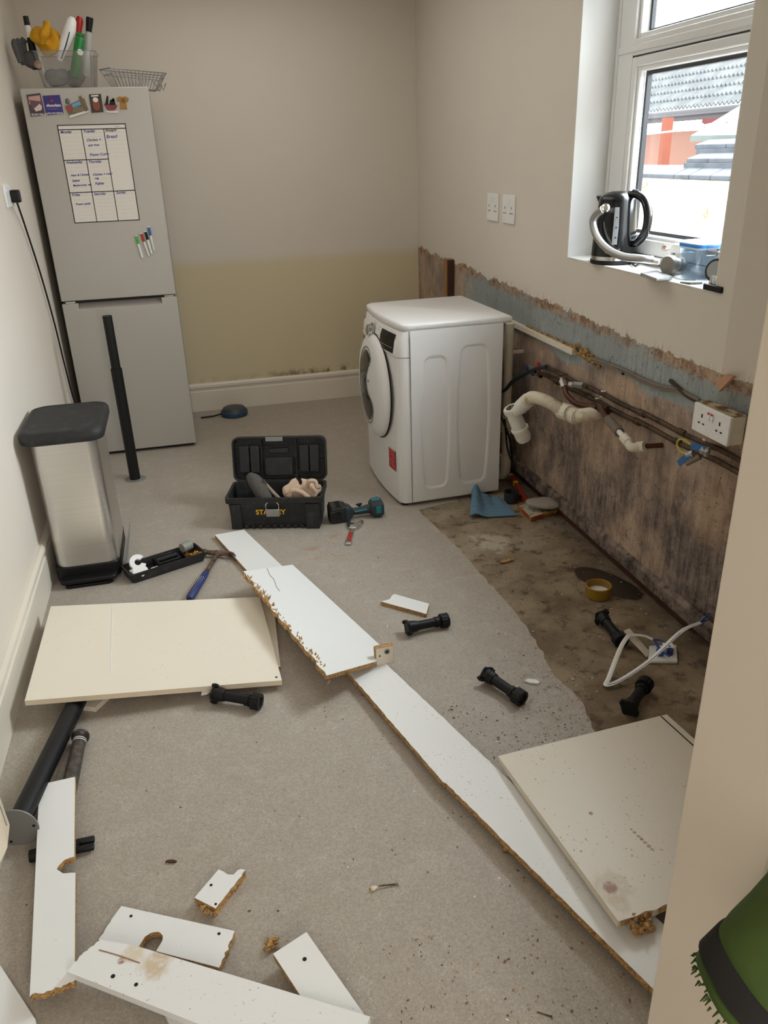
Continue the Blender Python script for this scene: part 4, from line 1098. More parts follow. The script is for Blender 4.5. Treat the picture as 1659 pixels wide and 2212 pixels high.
for i in range(40):
    q = q0 + V((random.uniform(-.02, .03), random.uniform(-.025, .004), random.uniform(-.03, -.003))); m.ball(q, random.uniform(.003, .008), 1, jit=.002, js=200)
m.build('torn_chipboard', M_chip, pr_, w=True)['kind'] = 'stuff'
e2 = E_ + (Dn - E_) * .03
m = MB(); m.loft([[E_ + V((.006, -.0008, -.002)), Dn + V((0, -.0008, -.002)), Dn + V((0, -.0008, -.017)), E_ + V((.006, -.0008, -.017))], [E_ + V((.006, .002, -.002)), Dn + V((0, .002, -.002)), Dn + V((0, .002, -.017)), E_ + V((.006, .002, -.017))]])
m.build('raw_end', M_chip, pr_, w=True, smooth=False)
tag(MB().tube([V((.80, .985, .012)), V((.92, 1.02, .012))], .011, 4).build('wood_batten', M('dark_batten', srgb(74, 58, 42), .8)), 'dark wooden batten end wedged under the stained panel', 'batten')

# tall plank at lower left with half-round cut-out
def notch(a, b, t0, r, inward, n=12, jr=.002):
    d = (b - a).normalized(); c = a.lerp(b, t0); out = []
    for i in range(n + 1):
        an = PI * i / n
        out.append(c - d * r * math.cos(an) + inward * r * 1.15 * math.sin(an) + V((random.uniform(-jr, jr), random.uniform(-jr, jr), 0)))
    return out
random.seed(4)
a0 = [onz(.045, 85, 1695), onz(.045, 162, 1678), onz(.05, 161, 2118), onz(.05, 64, 2153)]
# order: far-left, far-right, near-right, near-left
inw = (a0[0] - a0[1]).normalized()
nt = notch(a0[1], a0[2], .50, .026, inw * 1.3)
pts = [a0[0], a0[1]] + nt + jag([a0[2], a0[3], a0[0]], (0,), .004, 16, 4)[:-1]
board('plank', 'white plank at lower left with a half-round cut-out in its right edge', 'board', pts, .018)
# plank with notch, lower left centre
b0 = [onz(.024, 262, 1957), onz(.024, 507, 2011), onz(.024, 473, 2090), onz(.024, 340, 2053), onz(.024, 212, 2030)]
inw = (b0[1] - b0[2]).normalized()
d = (b0[4] - b0[2]).normalized(); cH = onz(.024, 320, 2035); r = .021
x_ = d; y_ = (b0[0] - b0[4]).normalized()
mouth = onz(.024, 318, 2050)
hole = [mouth - x_ * r * 1.0] + [mouth + y_ * r * 1.0 + (-x_ * math.cos(PI * i / 12) + y_ * math.sin(PI * i / 12)) * r + V((random.uniform(-.001, .001), random.uniform(-.001, .001), 0)) for i in range(13)] + [mouth + x_ * r * 1.0]
pts = [b0[0]] + jag([b0[1], b0[2]], (0,), .003, 10, 6)[:10] + [b0[2]] + hole + jag([b0[4], b0[0]], (0,), .003, 10, 9)[:10]
board('plank', 'white plank with a rounded hole broken through its near edge, bottom left', 'board', pts, .018, holes=[(onz(.024, 283, 1979), .0035), (onz(.024, 473, 2017), .0035)])
# big plank along the bottom
c0 = [onz(.066, 216, 2030), onz(.066, 290, 2042), onz(.066, 800, 2196), onz(.066, 760, 2290), onz(.066, 500, 2240), onz(.066, 143, 2098), onz(.066, 180, 2058)]
pts = jag(c0, (5, 6), .004, 10, 11)
pc_ = sum(pts, V()) / len(pts); sq = [onz(.066, *p) - pc_ for p in ((335, 2082), (262, 2076), (290, 2058))]
M_lam_st = lam_mat('white_melamine_watermarked', WHITE, .3, 60, .64, stain=[(sq[0].x, sq[0].y, .05, srgb(204, 180, 144), .8), (sq[1].x, sq[1].y, .010, srgb(140, 92, 64), .9), (sq[2].x, sq[2].y, .03, srgb(218, 202, 176), .8)])
board('plank', 'long white watermarked plank across the bottom of the picture, lying on the others', 'board', pts, .018, M_lam_st, M_lam, holes=[(onz(.066, 244, 2109), .0045), (onz(.066, 294, 2127), .004)])
bpk = bpy.data.objects['laminate_face.' + str(max(int(o.name[-3:]) for o in bpy.data.objects if o.name.startswith('laminate_face.'))).zfill(3)].parent
MB().tube([onz(.0664, *p) for p in ((214, 2052), (236, 2058), (262, 2066), (290, 2076), (302, 2080))], .0012, 4).build('peel_crack', M('peel_brown', srgb(150, 112, 80), .8), bpk, w=True)
pts = Z(.024, (345, 2165), (480, 2235), (470, 2300), (400, 2290))
board('plank', 'board end showing under the long plank at the bottom of the picture', 'board', pts, .018, M_lam, M_lam)
pts = Z(.044, (590, 2060), (662, 2013), (786, 2190), (820, 2270), (720, 2260))
board('plank', 'white plank with one screw hole sticking out from under the bottom plank, pointing away', 'board', pts, .018, holes=[(onz(.044, 658, 2072), .0045)])
pts = Z(.004, (-60, 2060), (2, 2092), (80, 2212), (90, 2330), (-100, 2330)); 
board('plank', 'corner of a white board at the bottom left edge of the picture', 'board', [p + V((0, 0, .014)) for p in pts], .016, M_lam, M_lam)
# chunk and small offcut
random.seed(12)
k0 = [onz(.026, 420, 1939), onz(.026, 472, 1878), onz(.026, 482, 1882), onz(.026, 492, 1889), onz(.026, 505, 1889), onz(.026, 513, 1880), onz(.026, 520, 1877), onz(.026, 530, 1879), onz(.026, 466, 1962)]
t, n = board('offcut', 'small white offcut with a bite out of its far end and raw brown edges', 'offcut', jag(k0, (7,), .003, 12, 1), .024, holes=[(onz(.026, 456, 1912), .0035), (onz(.026, 466, 1953), .003)])
m = MB()
e0, e1 = onz(.014, 440, 1965), onz(.014, 470, 1975)
for i in range(24):
    m.ball(e0.lerp(e1, random.random()) + V((random.uniform(-.004, .004), random.uniform(-.003, .006), random.uniform(-.008, .004))), random.uniform(.002, .006), 1)
m.build('torn_chipboard', M_chip, t, w=True)['kind'] = 'stuff'
pts = Z(.018, (852, 1283), (927, 1304), (921, 1326), (823, 1299), (832, 1297), (842, 1294), (846, 1287))
board('offcut', 'small white offcut with a stepped end beside the middle board', 'offcut', pts, .016)
# left-hand cream carcass panel leaning by the wall, cut by the picture edge
cp_ = thing('cabinet_carcass', 'cream cabinet panel with a stepped edge at the left picture edge', 'panel', (-.70, 1.62, 0))
a, b, c_, d_ = onx(-.66, -30, 1690), onx(-.655, 20, 1778), onx(-.655, 17, 1840), onx(-.66, 0, 1880)
q1, q2 = V((-.63, 1.80, .0)), V((-.60, 1.45, .0))
m = MB()
A = onz(.16, 0, 1722); B = onz(.13, 21, 1782); Cq = onz(.10, 16, 1830); D = onz(.03, 0, 1878); E2 = onz(.03, -60, 1990); F2 = onz(.16, -80, 1800)
m.loft([[A, B, Cq, D, E2, F2], [q - V((.02, .006, .018)) for q in (A, B, Cq, D, E2, F2)]])
m.build('panel', M_cream_lam, cp_, w=True, smooth=False)
m = MB(); m.tube([A + V((-.006, -.002, .002)), B + V((-.006, -.002, .002))], .0015, 4); m.build('edge_line', M_grey, cp_, w=True)
m = MB(); m.loft([[V((-.669, 1.70, .0)), V((-.655, 1.70, .0)), V((-.655, 1.45, .0)), V((-.669, 1.45, .0))], [V((-.669, 1.70, .10)), V((-.655, 1.70, .10)), V((-.655, 1.45, .06)), V((-.669, 1.45, .06))]])
m.build('support_edge', M_cream_lam, cp_, w=True, smooth=False)

# ------------------------------------------------------------------ open toolbox and what lies in it
TA = math.atan2(3.24 - 3.357, .474 - .063)
tbx = thing('toolbox', 'open black toolbox with yellow lettering and a grey latch on the floor', 'toolbox', (.063, 3.357, 0), TA)
TL, TD, TH = .428, .195, .158
def tring(ins, z, r=.018): return [(p[0], p[1], z) for p in rrect(ins, ins, TL - ins, TD - ins, r, 4)]
MB().loft([tring(.012, .001), tring(.008, .02), tring(.002, TH - .03), tring(-.008, TH - .025), tring(-.008, TH), tring(.004, TH), tring(.014, .02), tring(.014, .012)]).build('body', M_blackr, tbx, ang=30)
m = MB()
for i in range(9): m.b2((.07 + i * .032, -.001, .004), (.088 + i * .032, .012, .022))
m.b2((TL - .075, -.006, .003), (TL - .012, .012, TH - .03)); m.b2((.010, -.003, .003), (.06, .012, TH - .03))
m.build('front_ribs', M_blackr, tbx, bevel=.004)
text('lettering', 'STANLEY', .033, (.128, -.0015, .077), (1, 0, 0), (0, 0, 1), M_yel, tbx, .0006, .0009, label='yellow lettering half covered by the latch')
la = MB().b2((.176, -.016, .070), (.238, -.006, .106)).build('latch', M_alu, tbx, bevel=.003)
m = MB()
for x in (.19, .207, .224): m.b2((x - .003, -.018, .074), (x + .003, -.014, .104))
m.build('latch_ribs', M_alu, la)
MB().tube([(.178, -.010, .10), (.178, -.010, .128), (.190, -.004, .140), (.226, -.004, .140), (.236, -.010, .128), (.236, -.010, .10)], .003, 8).build('latch_wire', M_chrome, tbx)
# lid standing open, leaning back
hy, hz_ = TD + .008, TH - .006; lean = math.radians(13)
LM = Matrix.Translation((0, hy, hz_)) @ Matrix.Rotation(-lean, 4, 'X')
def lid_ring(ins, d, r=.03): return [LM @ V((p[0], d, p[1])) for p in rrect(-.008 + ins, .004 + ins, TL + .008 - ins, .214 - ins, r, 4)]
m = MB(); m.loft([lid_ring(.008, .034), lid_ring(.006, .0), lid_ring(.0, .0), lid_ring(.0, .042), lid_ring(.014, .054)]); lid = m.build('lid', M_blackr, tbx, ang=30)
def lb(m, x0, z0, x1, z1, d0=.0, d1=.034):
    p = [LM @ V(q) for q in ((x0, d0, z0), (x1, d0, z0), (x1, d0, z1), (x0, d0, z1))]; q2 = [LM @ V(q) for q in ((x0, d1, z0), (x1, d1, z0), (x1, d1, z1), (x0, d1, z1))]
    m.loft([p, q2])
for x0, x1 in ((.024, .07), (.076, .118), (.31, .352), (.358, .40)):
    m = MB(); lb(m, x0, .045, x1, .172, .006); m.build('lid_pocket', M_blackr, lid, bevel=.003)
m = MB(); lb(m, .145, .03, .275, .115, .004); lb(m, .165, .135, .255, .158, .012); m.build('lid_handle_well', M_blackr, lid, bevel=.003)
m = MB()
for x in (.128, .292): lb(m, x, .01, x + .004, .2, .012)
for z in (.03, .10, .165): lb(m, .0, z, TL, z + .003, .016)
m.build('lid_ribs', M_blackr, lid)
m = MB(); lb(m, .155, .194, .235, .214, -.006, .004); m.build('lid_clasp', M_grey, lid)
def TP(x, y, z): return wmat(tbx) @ V((x, y, z))
# mallet / steel-wool brush and bag
ml = thing('wire_wool_pad', 'long dark grey wire wool pad sticking up out of the toolbox', 'pad', TP(.1, .1, .1))
m = MB(); pts = spline([TP(.085, .14, .212), TP(.115, .115, .188), TP(.15, .075, .150), TP(.185, .045, .09)], 6)
m.tube(pts, [.020 + .016 * min(1, i / 6) for i in range(len(pts))], 16); m.rough(.004, 60); m.build('fibres', M_fabricg, ml, w=True, ang=80)
MB().tube([TP(.145, .10, .20), TP(.16, .10, .17)], .018, 10).build('wrap', M('sacking_brown', srgb(72, 60, 48), .9, var=.3, scale=60), ml, w=True)
hh_ = thing('tool_handle', 'pale wooden tool handle lying across the toolbox between the pad and the pouch', 'handle', TP(.2, .1, .15))
MB().tube([TP(.165, .105, .185), TP(.20, .07, .158), TP(.235, .035, .138)], [.006, .008, .008], 10).build('shaft', M('pale_handle', srgb(150, 134, 116), .6), hh_, w=True)
m = MB()
def bag(u, v):
    a = 2 * PI * u; t = v
    r = .078 * math.sin(PI * min(1, .12 + .86 * t)) ** .7 * (1 + .16 * math.sin(3 * a + 4 * t) + .08 * math.sin(7 * a))
    p = V((.325 + 1.05 * r * math.cos(a), .095 + .75 * r * math.sin(a), .085 + .115 * t + .012 * math.sin(2 * a + 1)))
    p += mnoise.noise_vector(p * 22) * .012
    return wmat(tbx) @ p
m.grid(bag, 48, 20)
m.tube(spline([TP(.36, .06, .18), TP(.375, .05, .215), TP(.40, .055, .21), TP(.41, .05, .185), TP(.425, .05, .19)]), .010, 8)
m.tube(spline([TP(.28, .03, .15), TP(.30, .03, .18), TP(.34, .035, .165), TP(.37, .03, .14)]), .012, 8); m.rough(.002, 90)
tag(m.build('leather_pouch', M_beige, ang=80), 'crumpled beige leather pouch bulging from the right of the toolbox', 'pouch')

# cordless driver
cd0 = onz(.04, 733, 1108); cd1 = onz(.04, 806, 1098)
dr_ = thing('cordless_driver', 'black and teal cordless power tool lying beside the toolbox', 'power tool', (cd0.x, cd0.y, 0), math.atan2(cd1.y - cd0.y, cd1.x - cd0.x))
L = (cd1 - cd0).length
m = MB(); m.loft([[(x, p[0], p[1] + .043) for p in rrect(-.038 * s, -.042 * s, .038 * s, .042 * s, .012, 4)] for x, s in ((-.05, .86), (-.042, 1), (.02, 1), (.028, .92))])
m.build('battery', M_blackr, dr_, ang=30)
m = MB()
for a in range(-3, 4): m.b2((-.045, a * .0105 - .003, .078), (.012, a * .0105 + .003, .088))
m.b2((-.05, -.041, .02), (.0, -.036, .065))
m.build('battery_ribs', M_blackg, dr_, bevel=.003)
m = MB(); m.loft([[(.026, p[0], p[1] + .042) for p in rrect(-.036, -.04, .036, .036, .012, 4)], [(.05, p[0], p[1] + .04) for p in rrect(-.03, -.03, .03, .03, .012, 4)], [(.062, p[0], p[1] + .038) for p in rrect(-.018, -.02, .018, .02, .01, 4)]]); m.build('base', M_dteal, dr_, ang=40)
MB().tube(spline([(.055, 0, .038), (.09, .004, .036), (.13, .006, .038), (L + .0, .0, .042)]), [.019, .019, .018, .017, .017, .017, .017, .0175, .018, .018, .019, .019, .019, .02, .02, .021, .021, .021, .022, .022, .022, .022, .022, .023, .023], 14).build('handle', M_dteal, dr_)
m = MB(); m.tube([(.07, -.0185, .042), (.10, -.0165, .044), (.13, -.0150, .046)], .004, 6); m.build('teal_stripe', M_teal, dr_)
m = MB(); m.loft([[(L + .01 + dx, p[0], p[1] + .043) for p in rrect(-.044 * s, -.036 * s, .052 * s, .036 * s, .016, 5)] for dx, s in ((-.025, .7), (-.01, .95), (.02, 1), (.034, .85))]); m.build('head', M_dteal, dr_, ang=40)
m = MB(); m.b2((L + .004, -.046, .03), (L + .03, -.040, .065)); m.b2((L - .005, .0, .074), (L + .035, .03, .081)); m.build('teal_panel', M_teal, dr_, bevel=.004)
MB().tube([(L - .055, .018, .05), (L - .07, .034, .055), (L - .045, .046, .05)], .005, 8).build('trigger', M_black, dr_)

# adjustable spanner
w0, w1 = onz(.009, 752, 1176), onz(.009, 764, 1134); 
sp_ = thing('adjustable_spanner', 'adjustable spanner with a red patch on its handle, below the power tool', 'spanner', (w0.x, w0.y, 0), math.atan2(w1.y - w0.y, w1.x - w0.x))
L = (w1 - w0).length
MB().prism([(0, -.012), (.006, -.014), (L * .4, -.010), (L * .75, -.009), (L * .8, -.014), (L * .8, .014), (L * .75, .009), (L * .4, .010), (.006, .014), (0, .012)], .003, .015).build('handle', M_chrome, sp_, bevel=.003)
MB().prism([(L * .78, -.016), (L * .9, -.032), (L * 1.12, -.042), (L * 1.22, -.036), (L * 1.12, -.022), (L * 1.05, -.004), (L * 1.03, .012), (L * 1.16, .018), (L * 1.2, .03), (L * 1.1, .034), (L * .9, .026), (L * .78, .016)], .002, .018).build('jaws', M_chrome, sp_, bevel=.003)
MB().prism([(L * .12, -.008), (L * .58, -.006), (L * .58, .006), (L * .12, .008)], .0152, .016).build('red_patch', M_red, sp_)
MB().cyl((L * .86, -.008, .018), (L * .86, .012, .018), .005, n=12).build('adjusting_screw', M_alu, sp_)

# claw hammer
h0, h1 = onz(.016, 411, 1292), onz(.02, 470, 1196)
hm = thing('claw_hammer', 'claw hammer with navy dotted grip lying beyond the cream door', 'hammer', (h0.x, h0.y, 0), math.atan2(h1.y - h0.y, h1.x - h0.x))
L = (h1 - h0).length
MB().tube([(-.01, 0, .017), (.0, 0, .017), (L * .2, 0, .017), (L * .45, 0, .016), (L * .55, 0, .016)], [.011, .0165, .0155, .014, .012], 16).build('grip', M_navy, hm)
m = MB()
for i in range(9):
    for j in (-1, 0, 1): m.ball((.02 + i * .0155, j * .008, .0315 - .004 * abs(j)), .0022, 1)
m.build('grip_dots', M_white, hm)
MB().tube([(L * .54, 0, .016), (L * .8, 0, .017), (L, 0, .02)], [.010, .008, .011], 12).build('shank', M_rust, hm)
m = MB(); m.tube([(L + .002, .075, .024), (L + .002, .052, .024), (L + .002, .048, .024), (L + .002, .02, .022), (L, 0, .022), (L, -.02, .022)], [.015, .015, .010, .0115, .014, .012], 14)
for s in (-1, 1): m.tube(spline([(L, -.015, .022), (L - .004, -.045, .022 + s * .006), (L - .022, -.075, .022 + s * .011), (L - .045, -.092, .021 + s * .012)]), [.010 - .0003 * i for i in range(25)], 8)
m.build('head', M_rust, hm)

# parts tray with its contents
q = Z(.02, (270, 1222), (284, 1256), (448, 1203), (432, 1172)); 
tx = (q[2] - q[1]); TRA = math.atan2(tx.y, tx.x)
ty_o = thing('parts_tray', 'black lift-out tray of plumbing bits beside the pedal bin', 'tray', (q[1].x, q[1].y, 0), TRA)
TLn, TWd = .325, .115
def trr(ins, z): return [(p[0], p[1], z) for p in rrect(ins, ins, TLn - ins, TWd - ins, .012, 3)]
MB().loft([trr(.008, .001), trr(.004, .012), trr(-.001, .040), trr(-.001, .046), trr(.005, .046), trr(.011, .008)]).build('tray', M_blackr, ty_o)
m = MB(); m.b2((.125, .02, .006), (.225, .028, .050)); m.b2((.125, .085, .006), (.225, .093, .050)); m.b2((.125, .02, .006), (.135, .093, .052)); m.b2((.215, .02, .006), (.225, .093, .052)); m.build('handle_well', M_black, ty_o, bevel=.004)
m = MB(); m.b2((.085, .005, .006), (.088, .12, .035)); m.b2((.25, .005, .006), (.253, .12, .035)); m.build('dividers', M_blackr, ty_o)
MB().tube([(.13, .056, .046), (.22, .056, .046)], .012, 12).build('carry_bar', M_black, ty_o)
def TT(x, y, z): return wmat(ty_o) @ V((x, y, z))
# C-shaped white clip
m = MB(); ax = (V((0, -1, .75))).normalized(); fm = frame(ax); out = []
for i in range(25):
    a = .5 + (2 * PI - 1.0) * i / 24; out.append((.034 * math.cos(a), .034 * math.sin(a)))
for i in range(25):
    a = .5 + (2 * PI - 1.0) * (24 - i) / 24; out.append((.013 * math.cos(a), .013 * math.sin(a)))
cb_ = TT(.058, .078, .05); mt = Matrix.Translation(cb_) @ (Matrix.Rotation(TRA, 3, 'Z') @ Matrix.Rotation(math.radians(48), 3, 'X')).to_4x4()
tag(m.prism(out, 0, .018, mt).build('pipe_clip', M_white, bevel=.002), 'white C-shaped plastic collar leaning in the left end of the tray', 'collar')
tag(MB().lathe([(.030, 0), (.032, .002), (.032, .016), (.028, .019), (.001, .019)], TT(.05, .035, .025), (.1, -.3, 1), 28, True, False).build('tape_reel', M_white), 'white round reel lying at the near left of the parts tray', 'reel')
t = thing('blue_tipped_tube', 'small white tube with a blue middle between the collar and the reel', 'tube', TT(.03, .06, .03))
MB().tube([TT(.018, .062, .03), TT(.03, .062, .032)], .008, 12).build('tube', M_white, t, w=True); MB().tube([TT(.03, .062, .032), TT(.055, .060, .034)], .0082, 12).build('blue_band', M_blue, t, w=True)
tag(MB().tube([TT(.095, .03, .03), TT(.125, .035, .03), TT(.20, .014, .03)], .005, 8).build('pipe_offcut', M_white_d), 'thin beige tube along the near side of the parts tray', 'tube')
tag(MB().tube([TT(.258, .088, .05), TT(.302, .10, .05)], .020, 20).build('tape_roll', M('grey_roll', srgb(138, 140, 132), .5, var=.15)), 'grey roll lying across the far right corner of the parts tray', 'roll')
random.seed(21)
base_f = None
for i in range(11):
    x, y = .262 + .062 * random.random(), .018 + .06 * random.random(); z = .015 + .006 * (i % 4)
    c = TT(x, y, z); rot = (random.uniform(-1, 1), random.uniform(-1, 1), random.uniform(0, 3))
    if base_f is None:
        base_f = thing('brass_fitting', 'small brass compression fitting in the right end of the parts tray', 'fitting', c, rot=rot, group='brass fittings in the tray')
        MB().prism([(.011 * math.cos(k * PI / 3), .011 * math.sin(k * PI / 3)) for k in range(6)], -.005, .005).build('nut', M_brass, base_f)
        MB().lathe([(.0085, -.011), (.0085, .011), (.005, .011), (.005, -.011)], n=16, cap0=False, cap1=False).build('thread', M_brass, base_f)
    else: dup(base_f, c, rot)

# blue-black tape reel on the floor by the back skirting
c = onz(0, 507, 897)
tr = thing('tape_measure', 'round blue and black tape reel on the floor by the back skirting', 'reel', (c.x, c.y, 0))
MB().lathe([(.078, 0), (.085, .004), (.085, .03), (.08, .033), (.074, .05), (.068, .056), (.02, .058)], (c.x, c.y, .0), n=40).build('case', M('reel_grey', srgb(62, 68, 70), .5, var=.1), tr, w=True, ang=50)
MB().lathe([(.0855, .012), (.088, .014), (.088, .032), (.0855, .034)], (c.x, c.y, 0), n=40, cap0=False, cap1=False).build('blue_band', M('reel_blue', srgb(40, 78, 112), .45), tr, w=True)
MB().tube([c + V((-.08, .0, .02)), c + V((-.14, -.01, .012)), c + V((-.22, .0, .006))], .006, 6).build('cable_tail', M_black, tr, w=True)

# black wrapped handle and pry bar by the lower-left plank
k0, k1 = onz(.027, 174, 1590), onz(.022, 152, 1690); d = (k1 - k0).normalized()
bh = thing('wrapped_bat', 'dark tape-wrapped handle with a round knob sticking out from under the left plank', 'handle', (k0.x, k0.y, 0))
pts = [k0 + d * (.02 + .008 * i) for i in range(42)]
MB().tube(pts, [.0180 + .0006 * (i % 2) + .00012 * i for i in range(42)], 16).build('wrap', M_tape, bh, w=True)
MB().lathe([(.001, -.012), (.022, -.012), (.026, -.006), (.025, .002), (.020, .006), (.020, .012)], k0 + d * .006, d, 28, False, False).build('knob', M('dark_knob', srgb(48, 38, 32), .35), bh, w=True)
for o_ in (.022, .030): MB().lathe([(.0200, 0), (.0200, .003)], k0 + d * o_, d, 24, False, False).build('white_ring', M_white, bh, w=True)
p0, p1 = onz(.016, 64, 1850), onz(.014, 172, 1827); d = (p1 - p0).normalized(); s_ = V((-d.y, d.x, 0))
pb_ = thing('pry_bar', 'black pry bar with forked end crossing under the left plank', 'pry bar', (p0.x, p0.y, 0))
MB().tube([p0, p0 + d * .02, p0 + d * .05, p1 - d * .03, p1], [.015, .016, .011, .011, .012], 12).build('shaft', M_black, pb_, w=True)
for sg in (-1, 1): MB().loft([[p1 + s_ * sg * (.0115 + a) + d * l + V((0, 0, z)) for a, z in ((-.008, -.006), (.009, -.006), (.009, .006), (-.008, .006))] for l in (-.012, .035)]).build('prong', M_black, pb_, w=True, bevel=.003)

# ------------------------------------------------------------------ bits on the bare screed
m = MB()
q00, q10, q11, q01 = onz(0, 1015, 1122), onz(0, 1117, 1116), onz(0, 1088, 1083), onz(0, 1020, 1072)
def cl(u, v):
    p = q00.lerp(q10, u).lerp(q01.lerp(q11, u), v); 
    h = .006 + .050 * math.exp(-((u - .12) / .16) ** 2) * (.4 + .6 * v) + .012 * math.sin(u * 9 + v) ** 2 * v + .003 * math.sin(v * 40)
    return p + V((0, 0, h))
tag(MB().grid(cl, 40, 40).build('cleaning_cloth', M_cloth, solid=.006, ang=80), 'blue microfibre cloth with a folded edge on the floor by the washing machine', 'cloth')
c = onz(0, 1104, 1084)
tag(MB().lathe([(.030, 0), (.034, .002), (.036, .055), (.032, .055), (.029, .008)], c, n=32).build('plastic_cup', M('dark_grey_cup', srgb(44, 48, 50), .45)), 'small dark grey open cup behind the blue cloth', 'cup')
tag(MB().tube([c + V((.036, .0, .02)), c + V((.075, -.015, .012))], .012, 10).build('hose_end', M_black), 'stubby black hose end beside the dark grey cup', 'hose end')
l0, l1 = V((1.475, 3.47, .10)), onz(.02, 1137, 1085)
lv = thing('paint_scraper', 'red scraper with pale tip leaning by the wall behind the cup', 'scraper', (l1.x, l1.y, 0))
l0 = onx(1.50, 1103, 1026); d = (l1 - l0); 
MB().tube([l0, l0 + d * .06], .012, 4).build('tip', M_white_d, lv, w=True); MB().tube([l0 + d * .06, l1], [.012, .015], 4).build('blade_body', M('deep_red', srgb(146, 44, 26), .4), lv, w=True); MB().tube([l0 + d * .3, l0 + d * .36], .0155, 4).build('band', M_yel, lv, w=True)
tag(MB().b2((-.03, -.02, 0), (.03, .02, .03)).build('packet', M('orange_packet', srgb(168, 84, 36), .5, var=.2), bevel=.004), 'small orange packet at the foot of the red scraper', 'packet')
bpy.data.objects['packet'].location = (l1.x + .045, l1.y + .0, .001); bpy.data.objects['packet'].rotation_euler = (0, 0, .5)
a_, b_, c_, d_ = Z(.0, (1115, 1100), (1146, 1128), (1205, 1110), (1165, 1082))
ptb = thing('paint_tray', 'shallow red-edged box of papers on the floor by the wall', 'tray', tuple(((a_ + b_ + c_ + d_) / 4)))
def qd(z, s): 
    cc = (a_ + b_ + c_ + d_) / 4; return [cc + (p - cc) * s + V((0, 0, z)) for p in (a_, b_, c_, d_)]
MB().loft([qd(.001, .92), qd(.022, 1.0), qd(.022, .93), qd(.014, .92)]).build('box', M('red_yellow_box', srgb(176, 74, 44), .5, col2=srgb(206, 166, 90), scale=16), ptb, w=True, smooth=False)
MB().loft([qd(.015, .9), qd(.018, .9)]).build('papers', M('printed_paper', srgb(196, 188, 170), .6, col2=srgb(104, 112, 100), scale=28, thr=(.5, .62)), ptb, w=True, smooth=False)
m = MB(); sc0 = onz(.035, 1172, 1094)
m.ball(sc0 + V((0, 0, .016)), .062, 4, (1.25, .72, .34), Matrix.Rotation(-.7, 3, 'Z'), jit=.012, js=14)
tag(m.build('grey_sponge', M_sponge, ang=80), 'grey felt pad lying on the box of papers by the wall', 'pad')
c = onz(0, 1297, 1292); c.y += .02
rg = thing('ochre_cap', 'open ochre ring cap with white base beside the wet patch on the screed', 'cap', (c.x, c.y, 0))
MB().lathe([(.043, 0), (.047, .002), (.049, .045), (.046, .047), (.043, .044), (.041, .008), (.040, .008)], (c.x, c.y, .001), n=36, cap1=False).build('rim', M_ring, rg, w=True)
MB().lathe([(.041, .010), (.041, .020)], (c.x, c.y, 0), n=32).build('base', M_white, rg, w=True)
# faceplate on its back, its cable and wedge
a_, b_, c_, d_ = Z(.012, (1400, 1428), (1464, 1428), (1461, 1392), (1402, 1394))
fp = thing('socket_faceplate', 'white socket faceplate lying face down with blue wires on the screed', 'faceplate', (1.39, 1.92, 0))
MB().loft([[p + V((0, 0, -.011)) for p in (a_, b_, c_, d_)], [a_, b_, c_, d_]]).build('plate', M_white, fp, w=True, bevel=.003)
def fpp(u, v, z=.014): q = a_.lerp(b_, u).lerp(d_.lerp(c_, u), v); return V((q.x, q.y, z))
MB().box(fpp(.68, .68, .022), (.034, .03, .018), Matrix.Rotation(-.4, 3, 'Z')).build('terminal_block', M_white, fp, w=True, bevel=.002)
MB().box(fpp(.38, .4, .020), (.02, .026, .014), Matrix.Rotation(-.4, 3, 'Z')).build('terminal_block', M_blue, fp, w=True, bevel=.002)
MB().cyl(fpp(.74, .4, .014), fpp(.74, .4, .032), .010, n=16).build('terminal', M_navy, fp, w=True)
M_bw = M('blue_wire', srgb(34, 60, 140), .4)
for pts in (((1410, 1382), (1430, 1384), (1448, 1398)), ((1418, 1390), (1432, 1408), (1446, 1418)), ((1415, 1384), (1425, 1404), (1440, 1412))):
    MB().tube(spline([onz(.03, *p) for p in pts]), .0032, 8).build('blue_wire', M_bw, fp, w=True)
cab = thing('flat_cable', 'white flat cable looping across the screed from the wall to the faceplate', 'cable', (1.3, 1.95, 0))
def ribbon(m, pts, wd, th, nrm=V((0, 0, 1))):
    rr = []
    for i, p in enumerate(pts):
        t = (pts[min(i + 1, len(pts) - 1)] - pts[max(0, i - 1)]).normalized(); s = t.cross(nrm).normalized(); n2 = s.cross(t)
        rr.append([p - s * wd + n2 * 0, p + n2 * th, p + s * wd, p - n2 * th])
    m.loft(rr)
wend = onx(1.52, 1512, 1345)
m = MB(); ribbon(m, spline([wend, onz(.13, 1470, 1365), onz(.06, 1405, 1425), onz(.02, 1345, 1466), onz(.012, 1310, 1480), onz(.016, 1316, 1462), onz(.05, 1338, 1405), onz(.06, 1352, 1380), onz(.055, 1362, 1372), onz(.045, 1390, 1373), onz(.035, 1410, 1381)], 8), .0075, .0035); m.build('sheath', M_white, cab, w=True, ang=60)
for dv in (-3, 3): MB().tube(spline([wend, onx(1.54, 1522, 1338 + dv), onx(1.552, 1533, 1330 + dv * 2)]), .003, 8).build('blue_core', M_bw, cab, w=True)
MB().tube(spline([onz(.137, 1470, 1366), onz(.067, 1405, 1427), onz(.025, 1345, 1468), onz(.018, 1312, 1480)], 8), .0009, 5).build('blue_stripe', M_bw, cab, w=True)
wg = Z(.002, (1357, 1374), (1366, 1368), (1408, 1410), (1394, 1420))
m = MB(); m.loft([[onz(.055, 1348, 1362), onz(.055, 1360, 1357), onz(.012, 1404, 1408), onz(.012, 1397, 1420)], [onz(.055, 1348, 1362) - V((0, 0, .012)), onz(.055, 1360, 1357) - V((0, 0, .012)), onz(.002, 1404, 1408), onz(.002, 1397, 1420)]])
